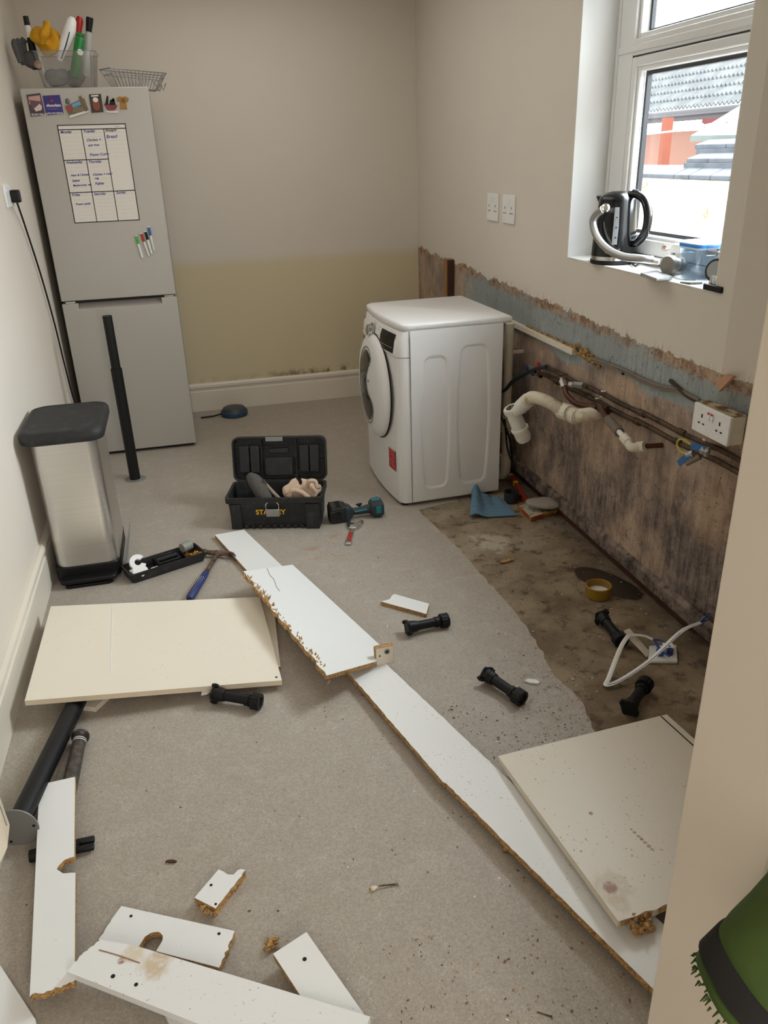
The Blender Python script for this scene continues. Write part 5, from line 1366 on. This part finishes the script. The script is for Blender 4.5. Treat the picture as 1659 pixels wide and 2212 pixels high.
tag(m.build('trunking_lid', M_white_d, smooth=False), 'short white strip of trunking lid leaning on the cabinet leg by the faceplate', 'trunking')

# ------------------------------------------------------------------ pipework and wiring on the stripped wall
XP = 1.532
def PX(u, v, x=XP): return onx(x, u, v)
hi = [PX(1178, 793), PX(1260, 833), PX(1440, 922), PX(1585, 997)]
for nm, pts, lab in (('upper', [hi[0], hi[3]], 'upper of the two grimy copper pipes along the stripped wall'), ('lower', [PX(1165, 805), PX(1585, 1021)], 'lower of the two grimy copper pipes along the stripped wall')):
    a, b = pts; b = V((XP + .03, 1.80, b.z - (.006 if nm == 'lower' else 0))); z = (a.z + b.z) / 2
    pp = thing('copper_pipe', lab, 'pipe', a, group='copper pipes on the stripped wall')
    m = MB(); n_ = 14; m.tube([a.lerp(b, i / n_) + V((0, 0, .003 * math.sin(i * 1.7))) if 0 < i < n_ else a.lerp(b, i / n_) for i in range(n_ + 1)], .0092, 12); m.build('pipe', M_copper, pp, w=True)
    for t in (.12, .55, .72):
        q = a.lerp(b, t); dd = (b - a).normalized(); MB().tube([q - dd * .018, q + dd * .018], .0122, 14).build('coupling', M_copper, pp, w=True)
    for t in (.35, .8):
        q = a.lerp(b, t); MB().b2(q + V((-.004, -.008, -.014)), q + V((.03, .008, .014))).build('pipe_clip', M_white_d, pp, w=True, bevel=.003)
def valve(label, c, colr, lever):
    t = thing('appliance_valve', label, 'valve', c)
    MB().tube([c + V((0, .035, 0)), c + V((0, -.035, 0))], .010, 12).build('valve_body', M_alu, t, w=True)
    MB().tube([c + V((0, -.02, 0)), c + V((0, -.035, 0))], .014, 6).build('nut', M_chrome, t, w=True)
    MB().tube([c, c + V((-.026, 0, .0))], .007, 10).build('spindle', M_alu, t, w=True)
    MB().b2(c + V((-.034, -.010, -.004 - lever)), c + V((-.024, .010, .022))).build('lever', colr, t, w=True, bevel=.004)
valve('appliance valve with a red lever at the left end of the upper pipe', PX(1176, 791), M_red, .02)
valve('lower of the two dark blue lever valves, at the end of the lower pipe', PX(1162, 808), M('lever_navy', srgb(24, 40, 110), .4), .0)
valve('appliance valve with a dark blue lever joined to the water hose', PX(1150, 797, 1.51), M('lever_blue', srgb(20, 44, 96), .4), .0)
# cut tail with chrome nut, curving to the tee
tl = thing('copper_tail', 'brown curved pipe with a chrome nut at its upper end, joining the lower pipe', 'pipe', PX(1217, 832, 1.50))
pts = spline([PX(1219, 836, 1.50), PX(1226, 855, 1.495), PX(1246, 872, 1.50), PX(1275, 878, 1.51), PX(1290, 880, 1.52)])
MB().tube(pts, .011, 12).build('pipe', M_brown, tl, w=True)
a = PX(1214, 822, 1.50); MB().tube([a, PX(1219, 836, 1.50)], .015, 6).build('nut', M_chrome, tl, w=True); MB().tube([a + V((0, 0, .014)), a], .010, 12).build('spigot', M_chrome, tl, w=True)
MB().tube([PX(1280, 879, 1.52), PX(1288, 880, 1.52)], .015, 8).build('collar', M_brown, tl, w=True)
cn = thing('chrome_fitting', 'chrome pipe fitting on the upper pipe beside the curved brown tail', 'fitting', PX(1245, 832, 1.51))
MB().tube([PX(1232, 830, 1.50), PX(1240, 831, 1.505)], .012, 10).build('olive', M_chrome, cn, w=True); MB().tube([PX(1242, 831, 1.51), PX(1262, 833, 1.52)], .014, 6).build('nut', M_alu, cn, w=True)
te = thing('pipe_branch', 'brown branch pipe with grey sleeve and white plastic elbow ending in a copper stub', 'pipe', PX(1300, 880))
MB().tube([PX(1288, 876), PX(1312, 888)], .018, 12).build('tee', M_copper, te, w=True)
MB().tube([PX(1300, 882, 1.52), PX(1306, 896, 1.50), PX(1318, 912, 1.48)], .012, 12).build('pipe', M_brown, te, w=True)
MB().tube([PX(1314, 906, 1.48), PX(1338, 934, 1.46)], .018, 14).build('sleeve', M('grey_lagging', srgb(120, 108, 96), .8, var=.15), te, w=True)
MB().tube([PX(1335, 930, 1.46), PX(1350, 947, 1.45)], .010, 12).build('plastic_pipe', M_white, te, w=True)
MB().tube([PX(1347, 944, 1.45), PX(1358, 956, 1.45)], .018, 14).build('elbow_nut', M_trapd, te, w=True)
MB().tube(spline([PX(1355, 953, 1.45), PX(1364, 966, 1.45), PX(1380, 966, 1.47)]), .016, 14).build('elbow', M_trapd, te, w=True)
MB().tube([PX(1376, 966, 1.47), PX(1393, 964, 1.485)], .019, 14).build('elbow_nut', M_trapd, te, w=True)
MB().tube([PX(1390, 964, 1.485), PX(1430, 962, 1.55)], .009, 12).build('copper_stub', M_brown, te, w=True)
# sink waste trap
XT = 1.36
tp_ = thing('bottle_trap', 'white plastic bottle trap hanging on a corrugated waste hose from the wall', 'waste trap', onx(XT, 1120, 920))
A, B = onx(XT - .015, 1104, 880), onx(1.415, 1132, 948); d = (B - A).normalized(); Lt = (B - A).length
MB().lathe([(.024, 0), (.034, 0), (.036, .004), (.036, .026), (.032, .028), (.024, .028), (.024, .002)], A, d, 32, False, False).build('top_nut', M_trap, tp_, w=True)
m = MB(); fm = frame(d)
for i in range(14):
    a = 2 * PI * i / 14; c = A + fm @ V((.036 * math.cos(a), .036 * math.sin(a), .014)); m.tube([c - d * .010, c + d * .010], .003, 6)
m.build('nut_ribs', M_trap, tp_, w=True)
MB().lathe([(.024, .0), (.024, .05), (.001, .05)], A, d, 24, False, False).build('dirty_bore', M('grime_brown', srgb(92, 74, 56), .8), tp_, w=True)
MB().lathe([(.030, .026), (.033, .05), (.034, Lt * .62), (.040, Lt * .64), (.041, Lt * .70), (.036, Lt * .72), (.036, Lt * .95), (.030, Lt * 1.04), (.001, Lt * 1.06)], A, d, 36, True, False).build('bottle', M_trap, tp_, w=True, ang=30)
o0 = A + d * .035; o1 = onx(XT + .01, 1137, 868)
MB().tube([o0, o0.lerp(o1, .6), o1], [.024, .026, .027], 18).build('outlet', M_trap, tp_, w=True)
o2 = onx(XT + .01, 1128, 862); MB().tube([o0.lerp(o1, .55), o1 + (o1 - o0) * .12], .033, 16).build('outlet_nut', M_trap, tp_, w=True)
ctr = spline([o1, onx(1.375, 1150, 858), onx(1.40, 1180, 866), onx(1.43, 1207, 882), onx(1.45, 1222, 890)], 16)
MB().tube(ctr, [.0225 + (.0042 if i % 2 else 0) for i in range(len(ctr))], 20).build('corrugated_hose', M_trapd, tp_, w=True, ang=50)
MB().tube([onx(1.445, 1213, 887), onx(1.455, 1232, 893)], .034, 12).build('coupling_nut', M_trapd, tp_, w=True, ang=25)
MB().tube([onx(1.455, 1228, 892), onx(1.475, 1250, 900)], .029, 20).build('coupling', M_trapd, tp_, w=True)
MB().tube([onx(1.465, 1238, 897), onx(1.472, 1248, 901)], .033, 20).build('coupling_nut', M_trapd, tp_, w=True)
MB().tube(spline([onx(1.475, 1248, 898), onx(1.49, 1265, 896), onx(1.52, 1285, 893), onx(1.556, 1298, 890)]), .028, 20).build('wall_pipe', M_trapd, tp_, w=True)
# white trunking, foam and cable
y1_, y2_, zt = 3.70, 2.985, .775
tag(MB().b2((1.530, y2_, zt - .013), (1.554, 4.2, zt + .012)).build('cable_trunking', M_white_d, bevel=.002), 'length of white cable trunking on the stripped wall beside the washing machine', 'trunking')
m = MB(); random.seed(31)
for i in range(150):
    t = random.random(); yy = 3.5 - .72 * t; w_ = .008 + (.018 if yy < 3.0 else .004)
    zz = zt + .014 - (max(0, 2.99 - yy) * .07) + random.uniform(-.5, .5) * w_ * (1.6 if yy < 2.99 else .5)
    m.ball((1.548 + random.uniform(-.006, .004), yy, zz), random.uniform(.004, .008) * (1.2 if yy < 2.99 else .6), 2, (.6, 1.6, .9), jit=.004, js=90)
tag(m.build('expanding_foam', M_foam, ang=80), 'brown expanding foam along the end of the white trunking', 'foam')
cb = spline([PX(1262, 772, 1.548), PX(1300, 784, 1.546), PX(1345, 800, 1.546), PX(1385, 820, 1.546), PX(1430, 838, 1.546), PX(1462, 842, 1.546), PX(1488, 856, 1.546), PX(1510, 868, 1.546)])
wc = thing('wall_cable', 'grey cable clipped along the wall from the trunking to the socket box', 'cable', cb[0])
m = MB(); m.tube([p + V((0, 0, .004)) for p in cb], .006, 8); m.tube([p - V((0, 0, .005)) for p in cb], .005, 8); m.build('cable', M_cable, wc, w=True)
MB().tube([PX(1345, 808, 1.54), PX(1349, 804, 1.55)], .006, 6).build('cable_clip', M_dark, wc, w=True)
MB().tube(spline([PX(1448, 822, 1.55), PX(1470, 842, 1.546), PX(1490, 858, 1.546), PX(1508, 866, 1.546)]), .007, 8).build('bare_tail', M('dark_tail', srgb(62, 48, 40), .8), wc, w=True)
# surface socket box
XS = 1.512
sa, sb_ = onx(XS, 1505, 868), onx(XS, 1580, 916); sc_ = onx(XS, 1503, 926)
sy0, sy1, sz0, sz1 = sb_.y, sa.y, sc_.z - .004, sa.z
sk = thing('surface_socket', 'white surface mounted double socket box with red rockers, above the earth clamps', 'socket', (XS, (sy0 + sy1) / 2, sz0))
MB().b2((XS + .002, sy0, sz0), (1.56, sy1, sz1)).build('back_box', M_white_d, sk, w=True, bevel=.002)
MB().b2((XS - .006, sy0 - .001, sz0 - .001), (XS + .004, sy1 + .001, sz1 + .001)).build('faceplate', M_white, sk, w=True, bevel=.002)
ym = (sy0 + sy1) / 2; zm = (sz0 + sz1) / 2
for s in (-1, 1):
    rk = MB().b2((XS - .011, ym + s * .008 - .005, zm + .008), (XS - .004, ym + s * .008 + .005, zm + .030)).build('rocker', M_white, sk, w=True, bevel=.001)
    MB().b2((XS - .0115, ym + s * .008 - .005, zm + .027), (XS - .0105, ym + s * .008 + .005, zm + .033)).build('red_mark', M_red, rk, w=True)
    cy = ym + s * .044
    for (dy, dz, w_, h_) in ((0, .012, .006, .012), (-.011, -.012, .009, .005), (.011, -.012, .009, .005)):
        MB().b2((XS - .0066, cy + dy - w_ / 2, zm + dz - h_ / 2), (XS - .0058, cy + dy + w_ / 2, zm + dz + h_ / 2)).build('pin_hole', M_dark, sk, w=True)
m = MB()
m.grid(lambda u, v: (XS + .006 + .042 * u, sy0 + (sy1 - sy0) * v, sz1 + .0006 + .0015 * (.5 + .5 * mnoise.noise(V((u * 6, v * 14, 0))))), 10, 30)
m.build('dirt', M('dust_brown', srgb(196, 180, 150), .95, col2=srgb(112, 78, 44), scale=30, thr=(.4, .6)), sk, w=True)
# earth clamps
ec = thing('earth_clamp', 'blue earth clamp tag on the upper pipe near the socket box', 'clamp', PX(1510, 972, 1.50))
def tagplate(o, a, b, wd, mat):
    dd = (b - a).normalized(); s = dd.cross(V((-1, -.4, .4))).normalized() * wd; nn = s.cross(dd).normalized() * .002
    MB().loft([[a - s, a + s, b + s, b - s], [a - s + nn, a + s + nn, b + s + nn, b - s + nn]]).build('tag', mat, o, w=True, smooth=False)
tagplate(ec, PX(1494, 962, 1.495), PX(1522, 972, 1.50), .011, M_blue)
MB().tube([PX(1515, 972, 1.50), PX(1530, 978, 1.51)], .012, 6).build('screw_block', M_alu, ec, w=True); MB().tube([PX(1528, 966, 1.51), PX(1526, 985, 1.51)], .009, 8).build('strap', M_alu, ec, w=True)
ec = thing('earth_clamp', 'blue earth clamp tag hanging down from the lower pipe', 'clamp', PX(1485, 990, 1.48))
tagplate(ec, PX(1466, 1002, 1.47), PX(1490, 982, 1.49), .011, M_blue)
MB().tube([PX(1484, 984, 1.49), PX(1498, 980, 1.50)], .012, 6).build('screw_block', M_alu, ec, w=True); MB().tube([PX(1482, 1004, 1.48), PX(1512, 986, 1.51)], [.006, .010], 8).build('strap', M_cable, ec, w=True)
tag(MB().tube(spline([PX(1492, 960, 1.50), PX(1478, 950, 1.49), PX(1466, 950, 1.48), PX(1463, 962, 1.48), PX(1472, 976, 1.485), PX(1484, 980, 1.49)]), .0032, 8).build('earth_wire', M('earth_yellow', srgb(190, 176, 50), .4)), 'thin yellow earth wire looping between the two blue clamp tags', 'wire')
# batten in the back corner
a = onx(1.53, 971, 560); 
wt = thing('wood_batten', 'upright brown wooden batten fixed to the right wall behind the washing machine', 'batten', (1.53, a.y, .2))
MB().b2((1.508, a.y - .01, .15), (1.555, a.y + .045, a.z)).build('batten', M_wood, wt, w=True, bevel=.002); MB().b2((1.515, a.y - .018, .15), (1.555, a.y - .009, a.z - .004)).build('dark_face', M('dark_batten_face', srgb(72, 46, 32), .7), wt, w=True)
# loose plaster flake near the socket
q = [PX(1560, 845, 1.55), PX(1592, 812, 1.55), PX(1575, 808, 1.55), PX(1556, 820, 1.55)]
tag(MB().loft([[p for p in q], [p + V((-.012, 0, 0)) for p in q]]).build('plaster_flake', M('pink_plaster', srgb(190, 146, 118), .9, var=.15), smooth=False), 'loose triangle of pink plaster on the wall above the socket box', 'plaster')

# ------------------------------------------------------------------ window sill
ZS = 1.1402
kc = V((1.618, 2.872, ZS))
kt = thing('kettle', 'black plastic kettle on the window sill', 'kettle', kc)
MB().lathe([(.082, 0), (.086, .004), (.084, .016)], kc, n=40).build('power_base', M_black, kt, w=True)
MB().lathe([(.0825, .016), (.0825, .030)], kc, n=40).build('chrome_band', M_chrome, kt, w=True)
prof = [(.083, .030), (.082, .06), (.077, .12), (.072, .18), (.068, .225), (.065, .236), (.050, .250), (.02, .257), (.001, .258)]
MB().lathe(prof, kc, n=44, cap1=False).build('body', M_blackg, kt, w=True)
KR = Matrix.Rotation(math.radians(27), 3, 'Z')
m = MB(); m.loft([[kc + KR @ V(p) for p in r] for r in ([(.02, .05, .17), (-.02, .05, .17), (-.02, .066, .17), (.02, .066, .17)], [(.022, .03, .215), (-.022, .03, .215), (-.012, .078, .215), (.012, .078, .215)], [(.022, .03, .242), (-.022, .03, .242), (-.008, .096, .240), (.008, .096, .240)])]); m.build('spout', M_blackg, kt, w=True, bevel=.006)
hpts = spline([kc + KR @ V(p) for p in ((0, -.045, .246), (0, -.085, .244), (0, -.118, .222), (0, -.135, .17), (0, -.128, .115), (0, -.10, .08), (0, -.074, .075))], 6)
MB().tube(hpts, [.012 + .004 * math.sin(PI * i / (len(hpts) - 1)) for i in range(len(hpts))], 14).build('handle', M_blackg, kt, w=True)
MB().tube([kc + KR @ V((0, -.062, .256)), kc + KR @ V((0, -.085, .252))], .009, 10).build('lid_button', M_black, kt, w=True)
vd = V((-kc.x, -kc.y, 0)).normalized(); sd = V((-vd.y, vd.x, 0))
if (R.transposed() @ sd).x < 0: sd = -sd
def kp(a, z, o=.0015):
    rr = [r for r in prof]; r_ = prof[0][0]
    for (r0, z0), (r1, z1) in zip(prof, prof[1:]):
        if z0 <= z <= z1: r_ = r0 + (r1 - r0) * (z - z0) / (z1 - z0); break
    return kc + (vd * math.cos(a) + sd * math.sin(a)) * (r_ + o) + V((0, 0, z))
m = MB(); m.grid(lambda u, v: kp(-.10 + .26 * u * (1 - .25 * abs(v - .5)), .075 + .13 * v), 6, 14); m.build('water_gauge', M('gauge_grey', srgb(132, 134, 136), .25), kt, w=True)
for z in (.10, .135, .17): MB().ball(kp(.04, z, .003), .003, 1).build('gauge_mark', M_dark, kt, w=True)
p_ = kp(-.30, .050, .002); MB().lathe([(.007, 0), (.007, .001)], p_, (vd + sd * -.30), 16).build('badge', M_grey, kt, w=True)
text('lettering', 'Russell', .012, kp(-.12, .052, .004), sd * math.cos(.05) - vd * .05, (0, 0, 1), M_grey, kt, .0003, w=True)
text('lettering', 'Hobbs', .012, kp(-.12, .042, .004), sd * math.cos(.05) - vd * .05, (0, 0, 1), M_grey, kt, .0003, w=True)
# braided hose
bh_ = thing('braided_hose', 'braided steel tap hose looped up in front of the kettle', 'hose', (1.56, 2.8, ZS))
def braid():
    k = NT('steel_braid'); p = k.pos(False)
    v = k.voro(p, 900); k.bump(v, .2, .001)
    return k.fin(k.mix(v, srgb(150, 148, 144), srgb(190, 188, 184)), .38, .8)
M_braid = braid()
hpt = [onx(1.522, 1303, 452), onx(1.515, 1288, 464), onx(1.512, 1281, 482), onx(1.514, 1290, 512), onx(1.52, 1312, 538), onx(1.535, 1345, 554), onx(1.565, 1385, 559), onx(1.60, 1410, 562)]
MB().tube(spline(hpt, 8), .0135, 14).build('braid', M_braid, bh_, w=True)
e_ = onx(1.520, 1308, 450); MB().lathe([(.006, -.012), (.013, -.012), (.0155, -.008), (.0155, .012), (.010, .016), (.006, .012)], e_, (-.45, -.75, .15), 20).build('end_nut', M_chrome, bh_, w=True)
MB().tube([onx(1.59, 1402, 561), onx(1.615, 1424, 566)], .010, 12).build('ferrule', M_white_d, bh_, w=True)
# round silver tap part
rp = onz(ZS + .032, 1441, 574)
t = thing('tap_part', 'round silver tap part lying beside the blue lidded tub', 'tap part', (rp.x, rp.y, ZS))
ax = V((-.75, -.2, 0)).normalized()
MB().lathe([(.031, 0), (.033, .004), (.033, .020), (.026, .024), (.022, .05), (.024, .052), (.024, .07)], rp + ax * -.0, -ax, 28).build('body', M('satin_grey', srgb(150, 146, 138), .4, .5), t, w=True)
MB().lathe([(.0265, .024), (.0265, .030)], rp, -ax, 24).build('ring', M_chrome, t, w=True)
# small valve handle behind
vq = onx(1.68, 1446, 536)
t = thing('isolation_knob', 'small chrome and white valve knob against the bottom of the window frame', 'knob', vq)
MB().tube([V((vq.x, vq.y, ZS)), V((vq.x, vq.y - .03, vq.z - .005))], .007, 8).build('stem', M_alu, t, w=True)
MB().lathe([(.005, 0), (.011, 0), (.011, .006), (.005, .008)], onx(1.67, 1437, 536), (-1, -.6, .0), 16).build('disc', M('copper_pink', srgb(176, 150, 136), .4, .5), t, w=True)
MB().tube([onx(1.67, 1440, 536), onx(1.68, 1455, 533)], .006, 8).build('neck', M_chrome, t, w=True)
MB().b2(onx(1.68, 1475, 540) - V((.012, .0, .012)), onx(1.68, 1455, 528) + V((.012, .0, .004))).build('cap', M_white, t, w=True, bevel=.003)
# phone
a_, b_, c_, d_ = Z(ZS + .011, (1383, 590), (1418, 602), (1453, 598), (1418, 584))
ph = thing('phone', 'black phone lying flat at the edge of the sill', 'phone', tuple((a_ + b_ + c_ + d_) / 4 - V((0, 0, .011))))
dz = V((0, 0, .010)); MB().loft([[p - dz for p in (a_, b_, c_, d_)], [a_, b_, c_, d_]]).build('case', M_blade, ph, w=True, bevel=.002)
cc = (a_ + b_ + c_ + d_) / 4; MB().loft([[cc + (p - cc) * .99 + V((0, 0, .0002)) for p in (a_, b_, c_, d_)], [cc + (p - cc) * .99 + V((0, 0, .0012)) for p in (a_, b_, c_, d_)]]).build('screen', M_black, ph, w=True)
# lidded clear tub
kc2 = onz(ZS, 1496, 600); kc2.x += .018
tub = thing('food_tub', 'clear blue tinted tub with a bright blue clip lid on the sill', 'tub', kc2)
def trg(hw, z, r=.018): return [kc2 + V((p[0], p[1], z)) for p in rrect(-hw * .82, -hw, hw * .82, hw, r, 5)]
m = MB(); m.loft([trg(.045, .001), trg(.050, .01), trg(.056, .098), trg(.053, .098), trg(.047, .012), trg(.046, .006)]); m.build('tub', M_clearb, tub, w=True, ang=40)
MB().loft([trg(.059, .094), trg(.061, .098), trg(.061, .112), trg(.054, .118)]).build('lid_rim', M('lid_clear', srgb(206, 220, 234), .3), tub, w=True)
MB().loft([trg(.0615, .100), trg(.0615, .109)]).build('blue_seal', M('bright_blue', srgb(44, 140, 226), .35), tub, w=True)
for s in (-1, 1): MB().b2(kc2 + V((-.02, s * .062 - .004, .075)), kc2 + V((.02, s * .062 + .004, .114))).build('clip', M_clear, tub, w=True, bevel=.003)
dq = kc2 + V((-.035, .0, 0)); m = MB(); m.tube(spline([dq + V((-.03, .075, .004)), dq + V((-.045, .03, .004)), dq + V((-.046, -.03, .004)), dq + V((-.02, -.07, .004))]), .003, 8)
tag(m.build('silicone_seal', M_clear), 'loose clear seal ring lying in front of the blue lidded tub', 'seal')
# cables and bits at the right end of the sill
kcb = [onz(ZS + .006, 1345, 566), onz(ZS + .008, 1360, 566), onz(ZS + .006, 1372, 574), onz(ZS + .012, 1385, 565), onz(ZS + .02, 1400, 562), onz(ZS + .014, 1425, 574), onz(ZS + .008, 1458, 584)]
tag(MB().tube(spline(kcb), .0036, 8).build('kettle_cord', M_black), 'thin black cord snaking along the sill from the kettle', 'cord')
bs = onz(ZS, 1531, 628)
bt_ = thing('bit_set', 'black strip holding silver socket bits at the right end of the sill', 'bit set', bs)
MB().b2((bs.x - .002, bs.y - .06, ZS), (bs.x + .04, bs.y + .03, ZS + .018)).build('holder', M_black, bt_, w=True, bevel=.003)
for i in range(5): MB().tube([V((bs.x + .016, bs.y + .018 - i * .017, ZS + .018)), V((bs.x + .02, bs.y + .018 - i * .017, ZS + .042))], .006, 10).build('bit', M_chrome, bt_, w=True)
bk = onx(1.66, 1552, 584)
dl = thing('round_gauge', 'round black rimmed gauge at the right end of the sill, cut by the wall', 'gauge', (bk.x, bk.y, ZS))
MB().lathe([(.032, 0), (.036, .004), (.036, .018), (.03, .02)], V((bk.x, bk.y, ZS + .037)), (-.9, -.4, .25), 28).build('case', M_black, dl, w=True)
MB().lathe([(.028, .0195), (.028, .0215)], V((bk.x, bk.y, ZS + .037)), (-.9, -.4, .25), 28).build('dial', M_grey, dl, w=True)
tag(MB().tube([onz(ZS + .007, 1470, 610), onz(ZS + .007, 1490, 612), onz(ZS + .007, 1516, 611)], [.003, .005, .005], 8).build('marker', M('grey_pen', srgb(120, 124, 124), .4)), 'slim grey pen lying in front of the tub on the sill', 'pen')

# ------------------------------------------------------------------ jackets by the doorway
yj = .40
jk = thing('green_jacket', 'green padded jacket sleeve with a black strap, hanging at the bottom right corner', 'jacket', (.52, yj, .45))
A = ony(yj, 1590, 2172); B = ony(yj, 1768, 2024); d = (B - A).normalized()
vw = (CAM - A).normalized(); sx = d.cross(vw).normalized(); sy = (vw * .9 + d * -.42).normalized()
def sring(t, r): 
    c = A.lerp(B, t); n_ = 40
    return [c + (sx * math.cos(2 * PI * i / n_) + sy * math.sin(2 * PI * i / n_)) * r * .93 * (1 + .03 * math.sin(5 * 2 * PI * i / n_ + t * 4)) for i in range(n_)]
MB().loft([sring(.34, .057), sring(.40, .062), sring(.55, .066), sring(.8, .066), sring(1.1, .068), sring(1.6, .07)]).build('sleeve', M_gfab, jk, w=True, ang=60)
MB().loft([sring(.05, .050), sring(.08, .0555), sring(.15, .0575), sring(.24, .056)]).build('cuff', M_gfab, jk, w=True, ang=60)
MB().loft([sring(.17, .0565), sring(.19, .0625), sring(.42, .0655), sring(.45, .062)]).build('black_strap', M_coat, jk, w=True, ang=60)
m = MB(); rg_ = sring(.06, .053)
random.seed(2)
for p in rg_[::1]:
    for k_ in range(2):
        q = p + V((random.uniform(-.003, .003), random.uniform(-.003, .003), random.uniform(-.003, .003))); m.tube([q, q - d * random.uniform(.004, .009) + V((0, 0, random.uniform(-.003, .003)))], [.0014, .0005], 4)
m.build('frayed_hem', M_gfab, jk, w=True)['kind'] = 'stuff'
m = MB()
def coat(u, v): return (.56 + .34 * u, .40 + .05 * math.sin(u * 14 + v * 2) * (1 - .6 * v), .25 + 1.0 * v)
m.grid(coat, 40, 20); o = m.build('black_coat', M_coat, solid=.02, ang=80)
tag(o, 'black coat in deep shade behind the green jacket by the doorway', 'coat')

# ------------------------------------------------------------------ small debris
def chip(name, label, cat, c, dims, rz, mat, tilt=(0, 0)):
    m = MB(); w_, h_, t_ = dims
    out = [(-w_, -h_ * .6), (-w_ * .3, -h_), (w_ * .8, -h_ * .7), (w_, h_ * .2), (w_ * .4, h_), (-w_ * .7, h_ * .7)]
    m.prism(out, 0, t_); o = m.build(name, mat, smooth=False); o.location = c; o.rotation_euler = (tilt[0], tilt[1], rz); return tag(o, label, cat)
chip('laminate_chip', 'broken white chip of laminate on the lino edge beside a black cabinet leg', 'chip', onz(.003, 1150, 1474), (.024, .011, .006), -.6, M_white)
chip('laminate_chip', 'torn white sliver sticking out behind the cabinet leg in front of the cream door', 'chip', onz(.028, 450, 1491), (.026, .012, .003), .2, M_white, (.5, -.2))
m = MB(); c = onz(.012, 586, 2040)
for i in range(22): m.ball(c + V((random.uniform(-.014, .014), random.uniform(-.010, .010), random.uniform(-.008, .008))), random.uniform(.003, .007), 1, (1.4, .9, .7))
tag(m.build('chipboard_lump', M_chip, smooth=False), 'lump of raw chipboard on the floor beside the plank with one screw hole', 'lump')
chip('wood_splinter', 'dark brown splinter of wood on the lino above the bitten offcut', 'splinter', onz(.003, 370, 1862), (.014, .004, .004), -.3, M('dark_splinter', srgb(74, 50, 36), .9))
chip('wood_splinter', 'pale triangular splinter poking out under the near corner of the middle board', 'splinter', onz(.003, 711, 1474), (.012, .005, .003), .9, M('pale_splinter', srgb(210, 190, 160), .9))
chip('chipboard_flake', 'ragged tan flake of chipboard on the screed below the blue cloth', 'flake', onz(.003, 1095, 1212), (.034, .012, .005), .1, M_chip)
t = thing('wall_plug_screw', 'rusty screw still in a white wall plug on the middle of the lino', 'screw', onz(.006, 810, 1918))
MB().tube([onz(.008, 818, 1914), onz(.005, 856, 1910)], .0018, 8).build('screw', M_rust, t, w=True); MB().ball(onz(.006, 808, 1918), .008, 2, (1, .8, .7), jit=.003, js=150).build('plug', M_white_d, t, w=True); MB().ball(onz(.005, 801, 1922), .005, 1, jit=.002).build('plaster', M_chip, t, w=True); MB().lathe([(.004, 0), (.004, .002)], onz(.006, 858, 1910), (1, 0, .2), 10).build('screw_head', M_rust, t, w=True)
t = thing('nail', 'dark nail on the lino at the bottom edge of the picture', 'nail', onz(.002, 1175, 2192))
MB().tube([onz(.003, 1160, 2186), onz(.003, 1190, 2196)], .0016, 8).build('shank', M_rust, t, w=True); MB().lathe([(.004, 0), (.004, .0015)], onz(.004, 1191, 2197), (1, -.3, 0), 10).build('nail_head', M_rust, t, w=True)
t = thing('brass_fitting', 'single brass pipe fitting on the lino under the edge of the long board', 'fitting', onz(.012, 1104, 1836))
q = onz(.012, 1088, 1832); q2 = onz(.012, 1112, 1836)
MB().tube([q, q2], .0085, 14).build('thread', M_brassd, t, w=True); MB().tube([q, q + (q2 - q) * .35], .0115, 6).build('nut', M_brassd, t, w=True)
# crumbs: nobody could count them
random.seed(77)
def crumbs(name, label, areas, mats):
    m = MB()
    for (u0, v0, u1, v1, n_, s0, s1) in areas:
        for i in range(n_):
            c = onz(.0028, random.uniform(u0, u1), random.uniform(v0, v1))
            if c.x > 1.53 or c.x < -.64: continue
            s = random.uniform(s0, s1); m.mi = random.randrange(len(mats))
            m.ball(c + V((0, 0, s * .3)), s, 0, (random.uniform(.7, 2.2), random.uniform(.5, 1), .5), Matrix.Rotation(random.uniform(0, 3), 3, 'Z'))
    o = m.build(name, mats, smooth=False); tag(o, label, 'debris', kind='stuff')
Mc1, Mc2, Mc3 = M('crumb_brown', srgb(134, 92, 62), .9, var=.3), M('crumb_tan', srgb(176, 136, 88), .9, var=.2), M('crumb_dark', srgb(104, 72, 50), .9)
crumbs('chipboard_crumbs', 'brown chipboard crumbs and grit scattered over the floor and screed', [(960, 1520, 1260, 1640, 210, .0006, .0026), (1020, 1150, 1430, 1480, 190, .001, .003), (1090, 1380, 1400, 2200, 120, .001, .0028), (820, 2000, 1360, 2212, 110, .001, .0022), (300, 1500, 1000, 2100, 70, .001, .0024), (700, 1460, 1000, 1560, 30, .001, .003), (560, 1140, 900, 1300, 30, .001, .0025), (20, 1420, 180, 1700, 26, .001, .0025)], [Mc1, Mc2, Mc3])
crumbs('plaster_crumbs', 'tiny white plaster and laminate crumbs scattered over the floor', [(960, 1400, 1300, 1650, 45, .001, .003), (1030, 1120, 1500, 1500, 60, .001, .003), (740, 1600, 1350, 2212, 30, .001, .003), (800, 1340, 900, 1400, 6, .001, .004)], [M_white])
